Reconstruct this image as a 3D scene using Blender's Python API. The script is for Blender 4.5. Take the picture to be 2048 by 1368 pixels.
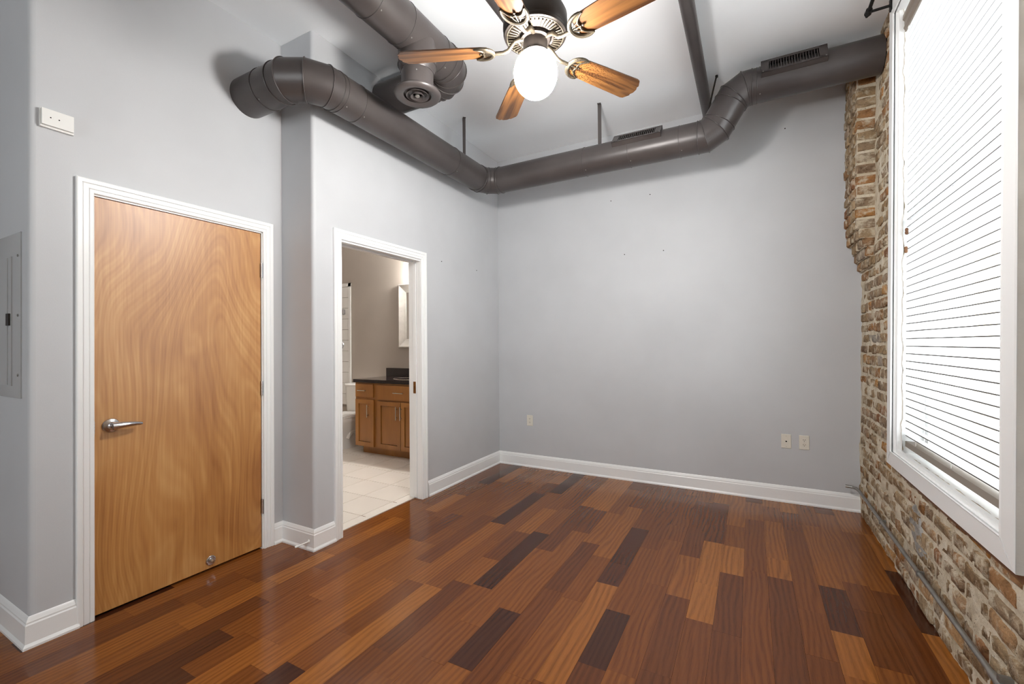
import bpy, bmesh, math, random
from math import pi, sin, cos, radians
from mathutils import Vector, Matrix, noise

random.seed(7)
scene = bpy.context.scene
for o in list(bpy.data.objects):
    bpy.data.objects.remove(o)
col = scene.collection

# ------------------------------------------------------------------ camera
TH, PIT, ROL, CH = 0.49614, 0.00724, -0.00796, 1.3068
fw = Vector((-sin(TH) * cos(PIT), cos(TH) * cos(PIT), sin(PIT)))
r0 = Vector((cos(TH), sin(TH), 0))
u0 = r0.cross(fw)
right = r0 * cos(ROL) + u0 * sin(ROL)
up = u0 * cos(ROL) - r0 * sin(ROL)
cam_d = bpy.data.cameras.new('camera')
cam = bpy.data.objects.new('camera', cam_d)
col.objects.link(cam)
cam_d.sensor_width = 36.0
cam_d.lens = 882.97 / 2048 * 36.0
cam_d.clip_start = 0.02
cam.matrix_world = Matrix(((right.x, up.x, -fw.x, 0), (right.y, up.y, -fw.y, 0),
                           (right.z, up.z, -fw.z, CH), (0, 0, 0, 1)))
scene.camera = cam

# ------------------------------------------------------------------ world, daylight, exposure
world = bpy.data.worlds.new('sky')
scene.world = world
world.use_nodes = True
wb = world.node_tree.nodes['Background']
wb.inputs[0].default_value = (0.93, 0.965, 1.0, 1)
wb.inputs[1].default_value = 8.0
scene.view_settings.view_transform = 'Standard'
scene.view_settings.look = 'None'
scene.view_settings.gamma = 1.0
scene.view_settings.use_curve_mapping = False
scene.view_settings.exposure = 0.2
scene.cycles.use_denoising = True
scene.cycles.filter_width = 1.0
scene.cycles.max_bounces = 6
scene.cycles.use_light_tree = False
scene.cycles.diffuse_bounces = 4
scene.cycles.glossy_bounces = 3
scene.cycles.transparent_max_bounces = 6
scene.cycles.caustics_reflective = False
scene.cycles.adaptive_threshold = 0.06
scene.cycles.sample_clamp_indirect = 8.0


def portal(name, loc, direction, sx, sy):
    """Guides the sky's light through a window opening."""
    l = bpy.data.lights.new(name, 'AREA')
    l.shape = 'RECTANGLE'
    l.size, l.size_y = sx, sy
    l.cycles.is_portal = True
    o = bpy.data.objects.new(name, l)
    col.objects.link(o)
    o.location = loc
    o.rotation_euler = Vector(direction).to_track_quat('-Z', 'Z').to_euler()
    return o


portal('portal_blind_window', (1.13, 2.6, 1.95), (-1, 0, 0), 1.5, 2.7)
portal('portal_rear_window', (-1.275, -3.2, 1.8), (0, 1, 0), 1.7, 2.3)
GLOBE = 215.0
VANITY = 290.0

# ------------------------------------------------------------------ dimensions (metres)
XD, XL, XR = -2.798, -2.480, 0.722      # door wall, bathroom wall, brick wall at the floor
YE, YR, YB = 0.697, 1.893, 4.269        # hall corner, return, back wall
H = 3.36
YREAR, XHALL = -3.0, -4.3
XBL, YBB, YBN = -5.75, 4.42, 2.01       # bathroom: left, back, near wall
WT = 0.126
LEAN = 0.016                            # the old brick wall leans outwards


# ------------------------------------------------------------------ material helpers
def lin(r, g, b):
    f = lambda c: (c / 255 / 12.92) if c / 255 <= 0.04045 else ((c / 255 + 0.055) / 1.055) ** 2.4
    return (f(r), f(g), f(b), 1)


class NT:
    def __init__(s, name):
        s.m = bpy.data.materials.new(name)
        s.m.use_nodes = True
        s.t = s.m.node_tree
        s.b = s.t.nodes['Principled BSDF']
        s.out = s.t.nodes['Material Output']

    def n(s, kind, **kw):
        nd = s.t.nodes.new('ShaderNode' + kind)
        for k, v in kw.items():
            setattr(nd, k, v)
        return nd

    def l(s, a, b):
        s.t.links.new(a, b)

    def val(s, sock, v):
        if hasattr(v, 'is_linked') or hasattr(v, 'links'):
            s.l(v, sock)
        else:
            sock.default_value = v

    def math(s, op, a, b=0.0, c=0.0):
        nd = s.n('Math', operation=op)
        for i, v in enumerate((a, b, c)):
            s.val(nd.inputs[i], v)
        return nd.outputs[0]

    def coord(s, scale=(1, 1, 1), kind='Object', add=None):
        tc = s.n('TexCoord')
        mp = s.n('Mapping')
        mp.inputs['Scale'].default_value = scale
        src = tc.outputs[kind]
        if add is not None:
            va = s.n('VectorMath', operation='ADD')
            s.l(src, va.inputs[0])
            s.l(add, va.inputs[1])
            src = va.outputs[0]
        s.l(src, mp.inputs[0])
        return mp.outputs[0]

    def noise(s, vec, scale=5.0, detail=3.0, rough=0.55, dist=0.0):
        nd = s.n('TexNoise')
        s.l(vec, nd.inputs['Vector'])
        nd.inputs['Scale'].default_value = scale
        nd.inputs['Detail'].default_value = detail
        nd.inputs['Roughness'].default_value = rough
        nd.inputs['Distortion'].default_value = dist
        return nd.outputs['Fac']

    def ramp(s, fac, stops):
        nd = s.n('ValToRGB')
        e = nd.color_ramp.elements
        e[0].position, e[0].color = stops[0]
        e[1].position, e[1].color = stops[-1]
        for p, c in stops[1:-1]:
            x = e.new(p)
            x.color = c
        s.l(fac, nd.inputs[0])
        return nd.outputs[0]

    def mix(s, fac, a, b, blend='MIX'):
        nd = s.n('Mix', data_type='RGBA', blend_type=blend)
        s.val(nd.inputs[0], fac)
        s.val(nd.inputs[6], a)
        s.val(nd.inputs[7], b)
        return nd.outputs[2]

    def bump(s, height, strength=0.2, dist=0.01):
        nd = s.n('Bump')
        nd.inputs['Strength'].default_value = strength
        nd.inputs['Distance'].default_value = dist
        s.l(height, nd.inputs['Height'])
        s.l(nd.outputs[0], s.b.inputs['Normal'])

    def set(s, color=None, rough=None, metal=None, spec=None, coat=None, coat_rough=None):
        for k, v in (('Base Color', color), ('Roughness', rough), ('Metallic', metal),
                     ('Specular IOR Level', spec), ('Coat Weight', coat), ('Coat Roughness', coat_rough)):
            if v is not None:
                s.val(s.b.inputs[k], v)
        return s.m


def paint(name, rgb, rough=0.5, var=0.04, bscale=260.0, bstr=0.08, spec=0.4):
    t = NT(name)
    c = lin(*rgb)
    v = t.coord()
    n1 = t.noise(v, 1.7, 3)
    a = tuple(x * (1 - var) for x in c[:3]) + (1,)
    b = tuple(min(1, x * (1 + var)) for x in c[:3]) + (1,)
    t.bump(t.noise(v, bscale, 2), bstr, 0.002)
    return t.set(t.ramp(n1, [(0.3, a), (0.7, b)]), rough, spec=spec)


def metal(name, rgb, rough=0.3, metallic=1.0, var=0.08):
    t = NT(name)
    c = lin(*rgb)
    n1 = t.noise(t.coord(), 14, 4)
    a = tuple(x * (1 - var) for x in c[:3]) + (1,)
    b = tuple(min(1, x * (1 + var)) for x in c[:3]) + (1,)
    return t.set(t.ramp(n1, [(0.3, a), (0.7, b)]), rough, metallic)


def figured_wood(name, dark, mid, light, scale, rings, grain, rough, coat=0.0, bands=0.5, per_object=True, spec=0.5):
    """Contour-like figure (a veneer's rings) over fine fibre grain."""
    t = NT(name)
    add = None
    if per_object:
        oi = t.n('ObjectInfo')
        add = t.math('MULTIPLY', oi.outputs['Random'], 37.0)
    v = t.coord(scale, add=add)
    n1 = t.noise(v, 1.0, 2.2, 0.45, 0.25)
    rg = t.math('SINE', t.math('MULTIPLY', n1, rings))
    rg = t.math('MULTIPLY_ADD', rg, 0.5 * bands, 0.5)
    fib = t.noise(t.coord(grain, add=add), 1.0, 4, 0.6)
    big = t.noise(t.coord(tuple(x * 1.3 for x in scale), add=add), 1.0, 1)
    f = t.math('ADD', t.math('MULTIPLY', rg, 0.5), t.math('ADD', t.math('MULTIPLY', fib, 0.28), t.math('MULTIPLY', big, 0.25)))
    c = t.ramp(f, [(0.2, lin(*dark)), (0.52, lin(*mid)), (0.8, lin(*light))])
    return t.set(c, rough, coat=coat, coat_rough=0.12, spec=spec)


def mk_door():
    t = NT('birch_veneer')
    v = t.coord((1.5, 1.5, 0.55))
    n1 = t.noise(v, 1.0, 1.5, 0.4, 0.6)
    sep = t.n('SeparateXYZ')
    t.l(t.coord(), sep.inputs[0])
    ph = t.math('ADD', t.math('MULTIPLY', sep.outputs[1], 60.0), t.math('MULTIPLY', n1, 150.0))
    line = t.math('SINE', ph)
    line2 = t.math('SINE', t.math('MULTIPLY', ph, 2.63))
    amt = t.noise(t.coord((3, 3, 1.6)), 1.0, 2)
    rg = t.math('MULTIPLY', t.math('ADD', line, t.math('MULTIPLY', line2, 0.6)), t.math('MULTIPLY', amt, 0.085))
    fib = t.noise(t.coord((110, 110, 3.0)), 1.0, 4, 0.6)
    cloud = t.noise(t.coord((2.4, 2.4, 1.2)), 1.0, 3, 0.5, 0.8)
    f = t.math('ADD', rg, t.math('ADD', t.math('MULTIPLY', fib, 0.35), t.math('MULTIPLY', cloud, 0.65)))
    c = t.ramp(f, [(0.28, lin(156, 98, 46)), (0.5, lin(186, 130, 70)), (0.7, lin(208, 158, 98))])
    return t.set(c, 0.40, spec=0.75)


M = {}
M['wall'] = paint('grey_wall_paint', (195, 196, 198), 0.5)
M['wall_bath'] = paint('greige_wall_paint', (176, 166, 156), 0.55)
M['ceiling'] = paint('ceiling_paint', (240, 242, 244), 0.6, 0.02)
M['trim'] = paint('white_trim_paint', (238, 238, 237), 0.32, 0.015, 90, 0.03, 0.5)
M['trim_rough'] = paint('rough_white_paint', (214, 213, 209), 0.6, 0.05, 60, 0.6)
M['plastic'] = paint('white_plastic', (236, 235, 231), 0.35, 0.01, 40, 0.0)
M['ivory'] = paint('ivory_plastic', (222, 216, 203), 0.4, 0.01, 40, 0.0)
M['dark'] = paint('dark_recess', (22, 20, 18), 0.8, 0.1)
M['subfloor'] = paint('dark_subfloor', (40, 24, 16), 0.8, 0.1)
M['door_wood'] = mk_door()
M['blade_wood'] = figured_wood('walnut_blade', (52, 29, 12), (92, 57, 25), (120, 80, 40), (2.2, 26.0, 1), 16.0, (5, 220, 1), 0.38, 0.1, 0.85)
M['vanity_wood'] = figured_wood('stained_maple', (134, 86, 40), (162, 108, 52), (184, 130, 68), (3.0, 3.0, 0.8), 12.0, (90, 90, 5), 0.35, 0.2, 0.4)
M['strip_wood'] = figured_wood('old_wood', (96, 62, 38), (122, 82, 52), (140, 100, 66), (20, 2, 20), 12.0, (90, 5, 90), 0.6)
M['satin'] = metal('satin_chrome', (205, 205, 208), 0.22)
M['nickel'] = metal('brushed_nickel', (200, 194, 182), 0.3)
M['pewter'] = metal('antique_pewter', (76, 68, 56), 0.48, 0.8, 0.25)
M['pewter_dark'] = metal('dark_pewter', (58, 52, 48), 0.45, 0.75, 0.15)
M['brass'] = metal('aged_brass', (150, 105, 62), 0.35)
M['black_iron'] = metal('black_iron', (18, 17, 17), 0.45, 0.3)
M['galv'] = metal('galvanised_steel', (150, 148, 143), 0.42, 0.75, 0.15)
M['porcelain'] = paint('porcelain', (238, 236, 232), 0.12, 0.005, 10, 0.0, 0.6)
M['panel_paint'] = paint('grey_panel_enamel', (176, 176, 176), 0.16, 0.02, 30, 0.01, 0.7)
M['tile'] = paint('bath_floor_tile', (226, 218, 208), 0.3, 0.035, 16, 0.02, 0.5)
M['grout'] = paint('grout', (150, 143, 134), 0.8, 0.06)
M['wall_tile'] = paint('white_wall_tile', (236, 235, 232), 0.12, 0.01, 10, 0.0, 0.6)
M['thresh'] = paint('stone_threshold', (224, 216, 206), 0.35, 0.03)
M['silver_frame'] = metal('silver_leaf', (222, 218, 212), 0.3, 0.7)


def mk_duct():
    t = NT('painted_duct_metal')
    v = t.coord()
    n1 = t.noise(v, 3.0, 4)
    n2 = t.noise(v, 90.0, 2)
    c = t.ramp(n1, [(0.3, lin(68, 62, 61)), (0.7, lin(82, 76, 74))])
    sp = t.ramp(t.noise(v, 26.0, 5, 0.7), [(0.70, (0, 0, 0, 1)), (0.76, (1, 1, 1, 1))])
    c = t.mix(t.math('MULTIPLY', sp, 0.25), c, lin(124, 117, 113))
    t.bump(n2, 0.05, 0.002)
    return t.set(c, 0.36, 0.15, spec=0.5)


M['duct'] = mk_duct()


def mk_granite():
    t = NT('black_granite')
    n1 = t.noise(t.coord(), 160, 3, 0.7)
    return t.set(t.ramp(n1, [(0.45, lin(22, 17, 18)), (0.75, lin(66, 50, 50))]), 0.08, spec=0.6)


M['granite'] = mk_granite()


def mk_plank():
    t = NT('mahogany_plank')
    at = t.n('Attribute', attribute_name='tone')
    sep = t.n('SeparateColor')
    t.l(at.outputs['Color'], sep.inputs[0])
    r, g, b = sep.outputs[0], sep.outputs[1], sep.outputs[2]
    off = t.n('CombineXYZ')
    t.l(t.math('MULTIPLY', g, 23.0), off.inputs[0])
    t.l(t.math('MULTIPLY', b, 41.0), off.inputs[1])
    base = t.ramp(r, [(0.0, lin(58, 31, 20)), (0.15, lin(82, 43, 23)), (0.5, lin(112, 62, 25)),
                      (0.8, lin(138, 82, 33)), (1.0, lin(166, 106, 46))])
    sep2 = t.n('SeparateXYZ')
    t.l(t.coord(add=off.outputs[0]), sep2.inputs[0])
    warp = t.noise(t.coord((7, 1.3, 1), add=off.outputs[0]), 1.0, 2.5, 0.5)
    rib = t.math('SINE', t.math('ADD', t.math('MULTIPLY', sep2.outputs[0], 230.0), t.math('MULTIPLY', warp, 26.0)))
    amt = t.noise(t.coord((5, 1.1, 1), add=off.outputs[0]), 1.3, 2)
    rib = t.math('MULTIPLY', rib, t.math('MULTIPLY', amt, 0.13))
    rib2 = t.noise(t.coord((120, 3.0, 1), add=off.outputs[0]), 1.0, 3, 0.6)
    fleck = t.noise(t.coord((420, 26, 1), add=off.outputs[0]), 1.0, 2, 0.6)
    f = t.math('ADD', t.math('ADD', rib, 0.24), t.math('ADD', t.math('MULTIPLY', rib2, 0.32), t.math('MULTIPLY', fleck, 0.2)))
    sh = t.ramp(f, [(0.33, (0.6, 0.54, 0.5, 1)), (0.5, (1, 1, 1, 1)), (0.68, (1.28, 1.3, 1.26, 1))])
    c = t.mix(1.0, base, sh, 'MULTIPLY')
    wear = t.noise(t.coord((3, 3, 3), 'Object', add=off.outputs[0]), 2.0, 3)
    return t.set(c, t.math('MULTIPLY_ADD', wear, 0.06, 0.13), spec=0.3)


M['plank'] = mk_plank()


def mk_brick():
    t = NT('old_brick')
    oi = t.n('ObjectInfo')
    rnd = oi.outputs['Random']
    add = t.math('MULTIPLY', rnd, 53.0)
    v = t.coord(add=add)
    at = t.n('Attribute', attribute_name='tone')
    sel = t.math('FRACT', t.math('ADD', rnd, at.outputs['Fac']))
    base = t.ramp(sel, [(0.0, lin(134, 108, 80)), (0.22, lin(152, 128, 98)), (0.42, lin(160, 138, 110)), (0.6, lin(138, 118, 98)),
                        (0.74, lin(154, 112, 72)), (0.84, lin(138, 98, 70)), (0.92, lin(178, 130, 72)), (1.0, lin(152, 144, 134))])
    n1 = t.noise(v, 22, 5, 0.65)
    sh = t.ramp(n1, [(0.3, (0.5, 0.47, 0.44, 1)), (0.5, (1, 1, 1, 1)), (0.75, (1.4, 1.36, 1.28, 1))])
    c = t.mix(1.0, base, sh, 'MULTIPLY')
    n2 = t.noise(v, 13, 5, 0.7)
    smear = t.ramp(n2, [(0.49, (0, 0, 0, 1)), (0.62, (1, 1, 1, 1))])
    c = t.mix(t.math('MULTIPLY', smear, 0.8), c, lin(206, 194, 172))
    n3 = t.noise(v, 70, 4, 0.7)
    pit = t.ramp(n3, [(0.28, (0.3, 0.27, 0.24, 1)), (0.38, (1, 1, 1, 1))])
    c = t.mix(1.0, c, pit, 'MULTIPLY')
    t.bump(t.math('ADD', n1, t.math('MULTIPLY', n3, 0.6)), 0.9, 0.012)
    return t.set(c, 0.9, spec=0.15)


M['brick'] = mk_brick()


def mk_mortar(name, a, b, c):
    t = NT(name)
    v = t.coord()
    n1 = t.noise(v, 9, 5, 0.65)
    n3 = t.noise(v, 75, 4, 0.7)
    cc = t.ramp(n1, [(0.3, lin(*a)), (0.5, lin(*b)), (0.72, lin(*c))])
    pit = t.ramp(n3, [(0.3, (0.35, 0.32, 0.28, 1)), (0.4, (1, 1, 1, 1))])
    cc = t.mix(1.0, cc, pit, 'MULTIPLY')
    t.bump(t.math('ADD', n1, t.math('MULTIPLY', n3, 0.5)), 0.9, 0.012)
    return t.set(cc, 0.92, spec=0.15)


M['mortar'] = mk_mortar('lime_mortar', (176, 160, 134), (208, 196, 174), (224, 216, 200))
M['patch'] = mk_mortar('grey_cement_patch', (128, 124, 118), (160, 157, 152), (182, 180, 176))


def mk_slat():
    t = NT('white_blind_slat')
    c = t.ramp(t.noise(t.coord((30, 2, 30)), 1, 2), [(0.3, (0.86, 0.86, 0.86, 1)), (0.7, (0.9, 0.9, 0.9, 1))])
    t.set(c, 0.35)
    tr = t.n('BsdfTranslucent')
    tr.inputs[0].default_value = (0.92, 0.95, 1.0, 1)
    mx = t.n('MixShader')
    mx.inputs[0].default_value = 0.12
    t.l(t.b.outputs[0], mx.inputs[1])
    t.l(tr.outputs[0], mx.inputs[2])
    t.l(mx.outputs[0], t.out.inputs[0])
    return t.m


M['slat'] = mk_slat()


def mk_glass():
    t = NT('window_glass')
    tr = t.n('BsdfTransparent')
    tr.inputs[0].default_value = (0.95, 0.97, 0.97, 1)
    gl = t.n('BsdfGlossy')
    gl.inputs['Roughness'].default_value = 0.02
    mx = t.n('MixShader')
    mx.inputs[0].default_value = 0.06
    t.l(tr.outputs[0], mx.inputs[1])
    t.l(gl.outputs[0], mx.inputs[2])
    t.l(mx.outputs[0], t.out.inputs[0])
    return t.m


M['glass'] = mk_glass()
M['taupe'] = paint('taupe_blind_wood', (138, 127, 116), 0.5, 0.05, 40, 0.0)
M['slat_edge_shade'] = paint('grey_slat_edge_shade', (96, 93, 90), 0.7, 0.05, 60, 0.0, 0.2)  # dark colour stands in for the shade on backlit slat edges
M['mirror'] = metal('mirror_glass', (236, 238, 238), 0.02, 1.0, 0.0)


def emit(name, color, strength):
    t = NT(name)
    t.b.inputs['Base Color'].default_value = (0.9, 0.9, 0.9, 1)
    t.b.inputs['Emission Color'].default_value = color
    t.b.inputs['Emission Strength'].default_value = strength
    return t.m


M['globe'] = emit('lit_opal_glass', (1.0, 0.97, 0.94, 1), GLOBE)
M['vanity_globe'] = emit('lit_bath_glass', (1.0, 0.965, 0.92, 1), VANITY)


# ------------------------------------------------------------------ mesh helpers
def tag(o, label=None, cat=None, group=None, kind=None):
    for k, v in (('label', label), ('category', cat), ('group', group), ('kind', kind)):
        if v is not None:
            o[k] = v
    return o


def finish(me, sharp=32):
    for p in me.polygons:
        p.use_smooth = True
    me.set_sharp_from_angle(angle=radians(sharp))


def mk(name, bm, m, parent=None, loc=None, rot=None, sharp=32, bev=0.0):
    if bev:
        bmesh.ops.bevel(bm, geom=[e for e in bm.edges if len(e.link_faces) == 2 and e.calc_face_angle(0) > 0.6],
                        offset=bev, segments=1, affect='EDGES', profile=0.5)
    bmesh.ops.recalc_face_normals(bm, faces=bm.faces)
    me = bpy.data.meshes.new(name)
    bm.to_mesh(me)
    bm.free()
    me.materials.append(M[m] if isinstance(m, str) else m)
    finish(me, sharp)
    o = bpy.data.objects.new(name, me)
    col.objects.link(o)
    if parent:
        o.parent = parent
    if loc:
        o.location = loc
    if rot:
        o.rotation_euler = rot
    return o


def inst(src, name, parent=None, loc=None, rot=None, scale=None):
    o = bpy.data.objects.new(name, src.data)
    col.objects.link(o)
    if parent:
        o.parent = parent
    if loc:
        o.location = loc
    if rot:
        o.rotation_euler = rot
    if scale:
        o.scale = scale
    return o


def empty(name, loc=(0, 0, 0), rot=(0, 0, 0), label=None, cat=None, group=None, kind=None, parent=None):
    o = bpy.data.objects.new(name, None)
    col.objects.link(o)
    o.location, o.rotation_euler = loc, rot
    o.empty_display_size = 0.05
    if parent:
        o.parent = parent
    return tag(o, label, cat, group, kind)


def B():
    return bmesh.new()


def box(bm, x0, x1, y0, y1, z0, z1):
    vs = [bm.verts.new((x, y, z)) for z in (z0, z1) for y in (y0, y1) for x in (x0, x1)]
    for f in ((0, 2, 3, 1), (4, 5, 7, 6), (0, 1, 5, 4), (2, 6, 7, 3), (0, 4, 6, 2), (1, 3, 7, 5)):
        bm.faces.new([vs[i] for i in f])
    return bm


def bx(*a):
    return box(B(), *a)


def frame_of(d):
    d = Vector(d).normalized()
    a = Vector((0, 0, 1)) if abs(d.z) < 0.9 else Vector((1, 0, 0))
    x = a.cross(d).normalized()
    return x, d.cross(x).normalized(), d


def loft(bm, rings, cap=True, closed=True):
    vr = [[bm.verts.new(p) for p in r] for r in rings]
    n = len(vr[0])
    for a, b in zip(vr, vr[1:]):
        for i in range(n if closed else n - 1):
            bm.faces.new((a[i], a[(i + 1) % n], b[(i + 1) % n], b[i]))
    if cap:
        bm.faces.new(vr[0][::-1])
        bm.faces.new(vr[-1])
    return bm


def tube(bm, pts, r, seg=12, cap=True, closed_path=False):
    """Mitred tube along a polyline; r is a number or a list."""
    pts = [Vector(p) for p in pts]
    n = len(pts)
    rings = []
    x = None
    for i, p in enumerate(pts):
        a = pts[i] - pts[i - 1] if (i > 0 or closed_path) else pts[1] - pts[0]
        b = pts[(i + 1) % n] - pts[i] if (i < n - 1 or closed_path) else a
        a, b = a.normalized(), b.normalized()
        t = (a + b)
        t = t.normalized() if t.length > 1e-6 else a
        if x is None:
            x = frame_of(a)[0]
        else:
            x = (x - a * x.dot(a)).normalized()
        y = a.cross(x).normalized()
        rr = r[i] if isinstance(r, (list, tuple)) else r
        ring = []
        for k in range(seg):
            q = x * cos(2 * pi * k / seg) * rr + y * sin(2 * pi * k / seg) * rr
            q = q - a * (q.dot(t) / max(0.2, a.dot(t)))      # slide onto the mitre plane
            ring.append(p + q)
        rings.append(ring)
        x = (x - b * x.dot(b)).normalized()
    if closed_path:
        rings.append(rings[0])
        vr = [[bm.verts.new(p) for p in q] for q in rings[:-1]]
        vr.append(vr[0])
        for a, b in zip(vr, vr[1:]):
            for i in range(seg):
                bm.faces.new((a[i], a[(i + 1) % seg], b[(i + 1) % seg], b[i]))
        return rings
    loft(bm, rings, cap)
    return rings


def cyl(bm, p0, p1, r, seg=20, r1=None):
    tube(bm, [p0, p1], [r, r if r1 is None else r1], seg)
    return bm


def lathe(bm, prof, c=(0, 0, 0), axis=(0, 0, 1), seg=32):
    x, y, d = frame_of(axis)
    c = Vector(c)
    rings = [[c + d * h + x * (r * cos(2 * pi * k / seg)) + y * (r * sin(2 * pi * k / seg)) for k in range(seg)]
             for r, h in [(max(r, 1e-4), h) for r, h in prof]]
    loft(bm, rings)
    return bm


def prism(bm, pts, d0, d1, plane='xy'):
    f = {'xy': lambda a, b, d: (a, b, d), 'yz': lambda a, b, d: (d, a, b), 'xz': lambda a, b, d: (a, d, b)}[plane]
    loft(bm, [[f(a, b, d0) for a, b in pts], [f(a, b, d1) for a, b in pts]])
    return bm


def sweep(bm, prof, p0, p1, adir, bdir, k0=0.0, k1=0.0):
    """Straight moulding: profile (a, b) along adir, bdir; ends shifted by k*a for mitres."""
    p0, p1, adir, bdir = Vector(p0), Vector(p1), Vector(adir), Vector(bdir)
    d = (p1 - p0).normalized()
    r = []
    for p, k in ((p0, -k0), (p1, k1)):
        r.append([p + adir * a + bdir * b + d * (k * a) for a, b in prof])
    loft(bm, r)
    return bm


def attr(me, vals):
    at = me.attributes.new('tone', 'FLOAT_COLOR', 'POINT')
    at.data.foreach_set('color', [c for v in vals for c in v])


# ------------------------------------------------------------------ floor of the bedroom
floor = mk('floor', bx(XHALL, XR + 0.05, YREAR, YB + 0.05, -0.06, -0.021), 'subfloor')
tag(floor, 'glossy reddish brown wooden plank floor of the grey bedroom', 'floor', kind='structure')
PW = 0.1185
XP0 = -0.6430                                    # one joint measured in the photo
rest = []                                        # planks outside the picture, one joined part
FIXED = {0: (1.735, 2.145, 0.05), -7: None}


def plank_mesh(x0, x1, y0, y1, dz):
    bm = B()
    c = 0.0004
    g = 0.0003
    x0, x1, y0, y1 = x0 + g, x1 - g, y0 + g, y1 - g
    rr = []
    for ins, z in ((0, -0.02), (0, 0)):
        rr.append([(x0 + ins, y0 + ins, z + dz), (x1 - ins, y0 + ins, z + dz), (x1 - ins, y1 - ins, z + dz), (x0 + ins, y1 - ins, z + dz)])
    return loft(bm, rr)


rp = random.Random(21)
rows = range(int((XHALL - XP0) / PW) - 1, int((XR + 0.05 - XP0) / PW) + 1)
rest_bm, rest_tone = B(), []
for rix in rows:
    x0 = XP0 + rix * PW
    x1 = x0 + PW
    xa, xb = max(x0, XHALL), min(x1, XR + 0.03)
    if xb - xa < 0.01:
        continue
    if rix == 0:
        cuts = [-3.0, -2.3, -1.55, -0.9, -0.3, 0.4, 1.1, 1.735, 2.145, 2.9, 3.6, YB + 0.03]
    elif rix == -6:
        cuts = [-3.0, -2.1, -1.2, -0.5, 0.2, 0.85, 1.3, 2.03, 2.80, 3.3, YB + 0.03]
    elif rix == 11:
        cuts = [-3.0, -2.2, -1.2, -0.5, 0.3, 1.1, 1.9, 2.625, 3.25, 3.8, YB + 0.03]
    else:
        cuts = [-3.0]
        y = -3.0 + rp.uniform(0.1, 0.7)
        while y < YB:
            cuts.append(y)
            y += rp.choice((0.26, 0.33, 0.40, 0.46, 0.54, 0.62, 0.78, 1.0)) * rp.uniform(0.9, 1.1)
        if YB + 0.03 - cuts[-1] < 0.12:
            cuts.pop()
        cuts.append(YB + 0.03)
    for ya, yb in zip(cuts, cuts[1:]):
        tone = rp.choices((rp.uniform(0.02, 0.14), rp.uniform(0.3, 0.62), rp.uniform(0.55, 0.9)), (0.08, 0.55, 0.37))[0]
        if (rix, round(ya, 2)) in ((0, 1.74), (-6, 2.03), (11, 2.62)) or (rix == 0 and abs(ya - 1.735) < 1e-3):
            tone = 0.06
        tn = (tone, rp.random(), rp.random(), 1)
        ya2, yb2 = ya, yb
        # hall, closet and bathroom walls cut the field of planks
        if xa < XD - 0.3 and yb > YE + 0.1:
            yb2 = YE + 0.1
        if xb < XL - 0.08 and yb2 > YR + 0.02:
            yb2 = YR + 0.02
        if XL - 0.08 <= xa < XL - 0.06 or (xa < XL and yb2 > YR and xa >= XL - 0.2):
            pass
        if yb2 - ya2 < 0.03:
            continue
        seen = (yb > 0.55 and xa > -3.5) or (ya > -0.4 and xa > -1.0 and yb > 1.05)
        bm = plank_mesh(xa, xb, ya2, yb2, rp.uniform(-0.0003, 0.0003))
        if seen and yb > 0.75:
            o = mk('plank', bm, 'plank', floor)
            attr(o.data, [tn] * len(o.data.vertices))
            o.data.transform(Matrix.Translation((-(xa + xb) / 2, -(ya2 + yb2) / 2, 0)))
            o.location = ((xa + xb) / 2, (ya2 + yb2) / 2, 0)
        else:
            me = bpy.data.meshes.new('tmp')
            bm.to_mesh(me)
            bm.free()
            rest_bm.from_mesh(me)
            rest_tone += [tn] * len(me.vertices)
            bpy.data.meshes.remove(me)
o = mk('plank_field', rest_bm, 'plank', floor)
attr(o.data, rest_tone)
tag(o, kind='stuff')

# ------------------------------------------------------------------ bathroom floor
bfloor = mk('floor_bathroom', bx(XBL, XL - 0.075, YBN - 0.1, YBB + 0.05, -0.05, -0.003), 'grout')
tag(bfloor, 'pale stone tile floor of the bathroom seen through the doorway', 'floor', kind='structure')
TP = 0.3365
tile_src = {}
for i in range(-9, 1):
    for j in range(-2, 7):
        x1 = -2.662 - (-i) * TP + TP
        x0 = x1 - TP
        y0 = 2.447 + (j - 1) * TP
        y1 = y0 + TP
        xa, xb, ya, yb = max(x0, XBL), min(x1, XL - 0.12), max(y0, YBN), min(y1, YBB)
        if xb - xa < 0.02 or yb - ya < 0.02:
            continue
        key = (round(xb - xa, 3), round(yb - ya, 3))
        cx, cy = (xa + xb) / 2, (ya + yb) / 2
        if key not in tile_src:
            hx, hy = (xb - xa) / 2 - 0.0028, (yb - ya) / 2 - 0.0028
            bm = B()
            loft(bm, [[(-hx + q, -hy + q, z), (hx - q, -hy + q, z), (hx - q, hy - q, z), (-hx + q, hy - q, z)]
                      for q, z in ((0, -0.006), (0, -0.0015), (0.0015, 0))])
            tile_src[key] = mk('tile', bm, 'tile', bfloor, (cx, cy, 0.001))
        else:
            inst(tile_src[key], 'tile', bfloor, (cx, cy, 0.001))
th = mk('trim_1', bx(-2.602, -2.556, 2.105, 2.945, -0.02, 0.006), 'thresh', bev=0.002)
tag(th, 'pale stone threshold strip between wood floor and bathroom tile', 'threshold', kind='structure')

# ------------------------------------------------------------------ ceiling
ceil = mk('ceiling', bx(XBL - 0.2, 1.2, YREAR - 0.2, YBB + 0.2, H, H + 0.15), 'ceiling')
tag(ceil, 'off white painted ceiling above the ducts and fan', 'ceiling', kind='structure')


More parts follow.
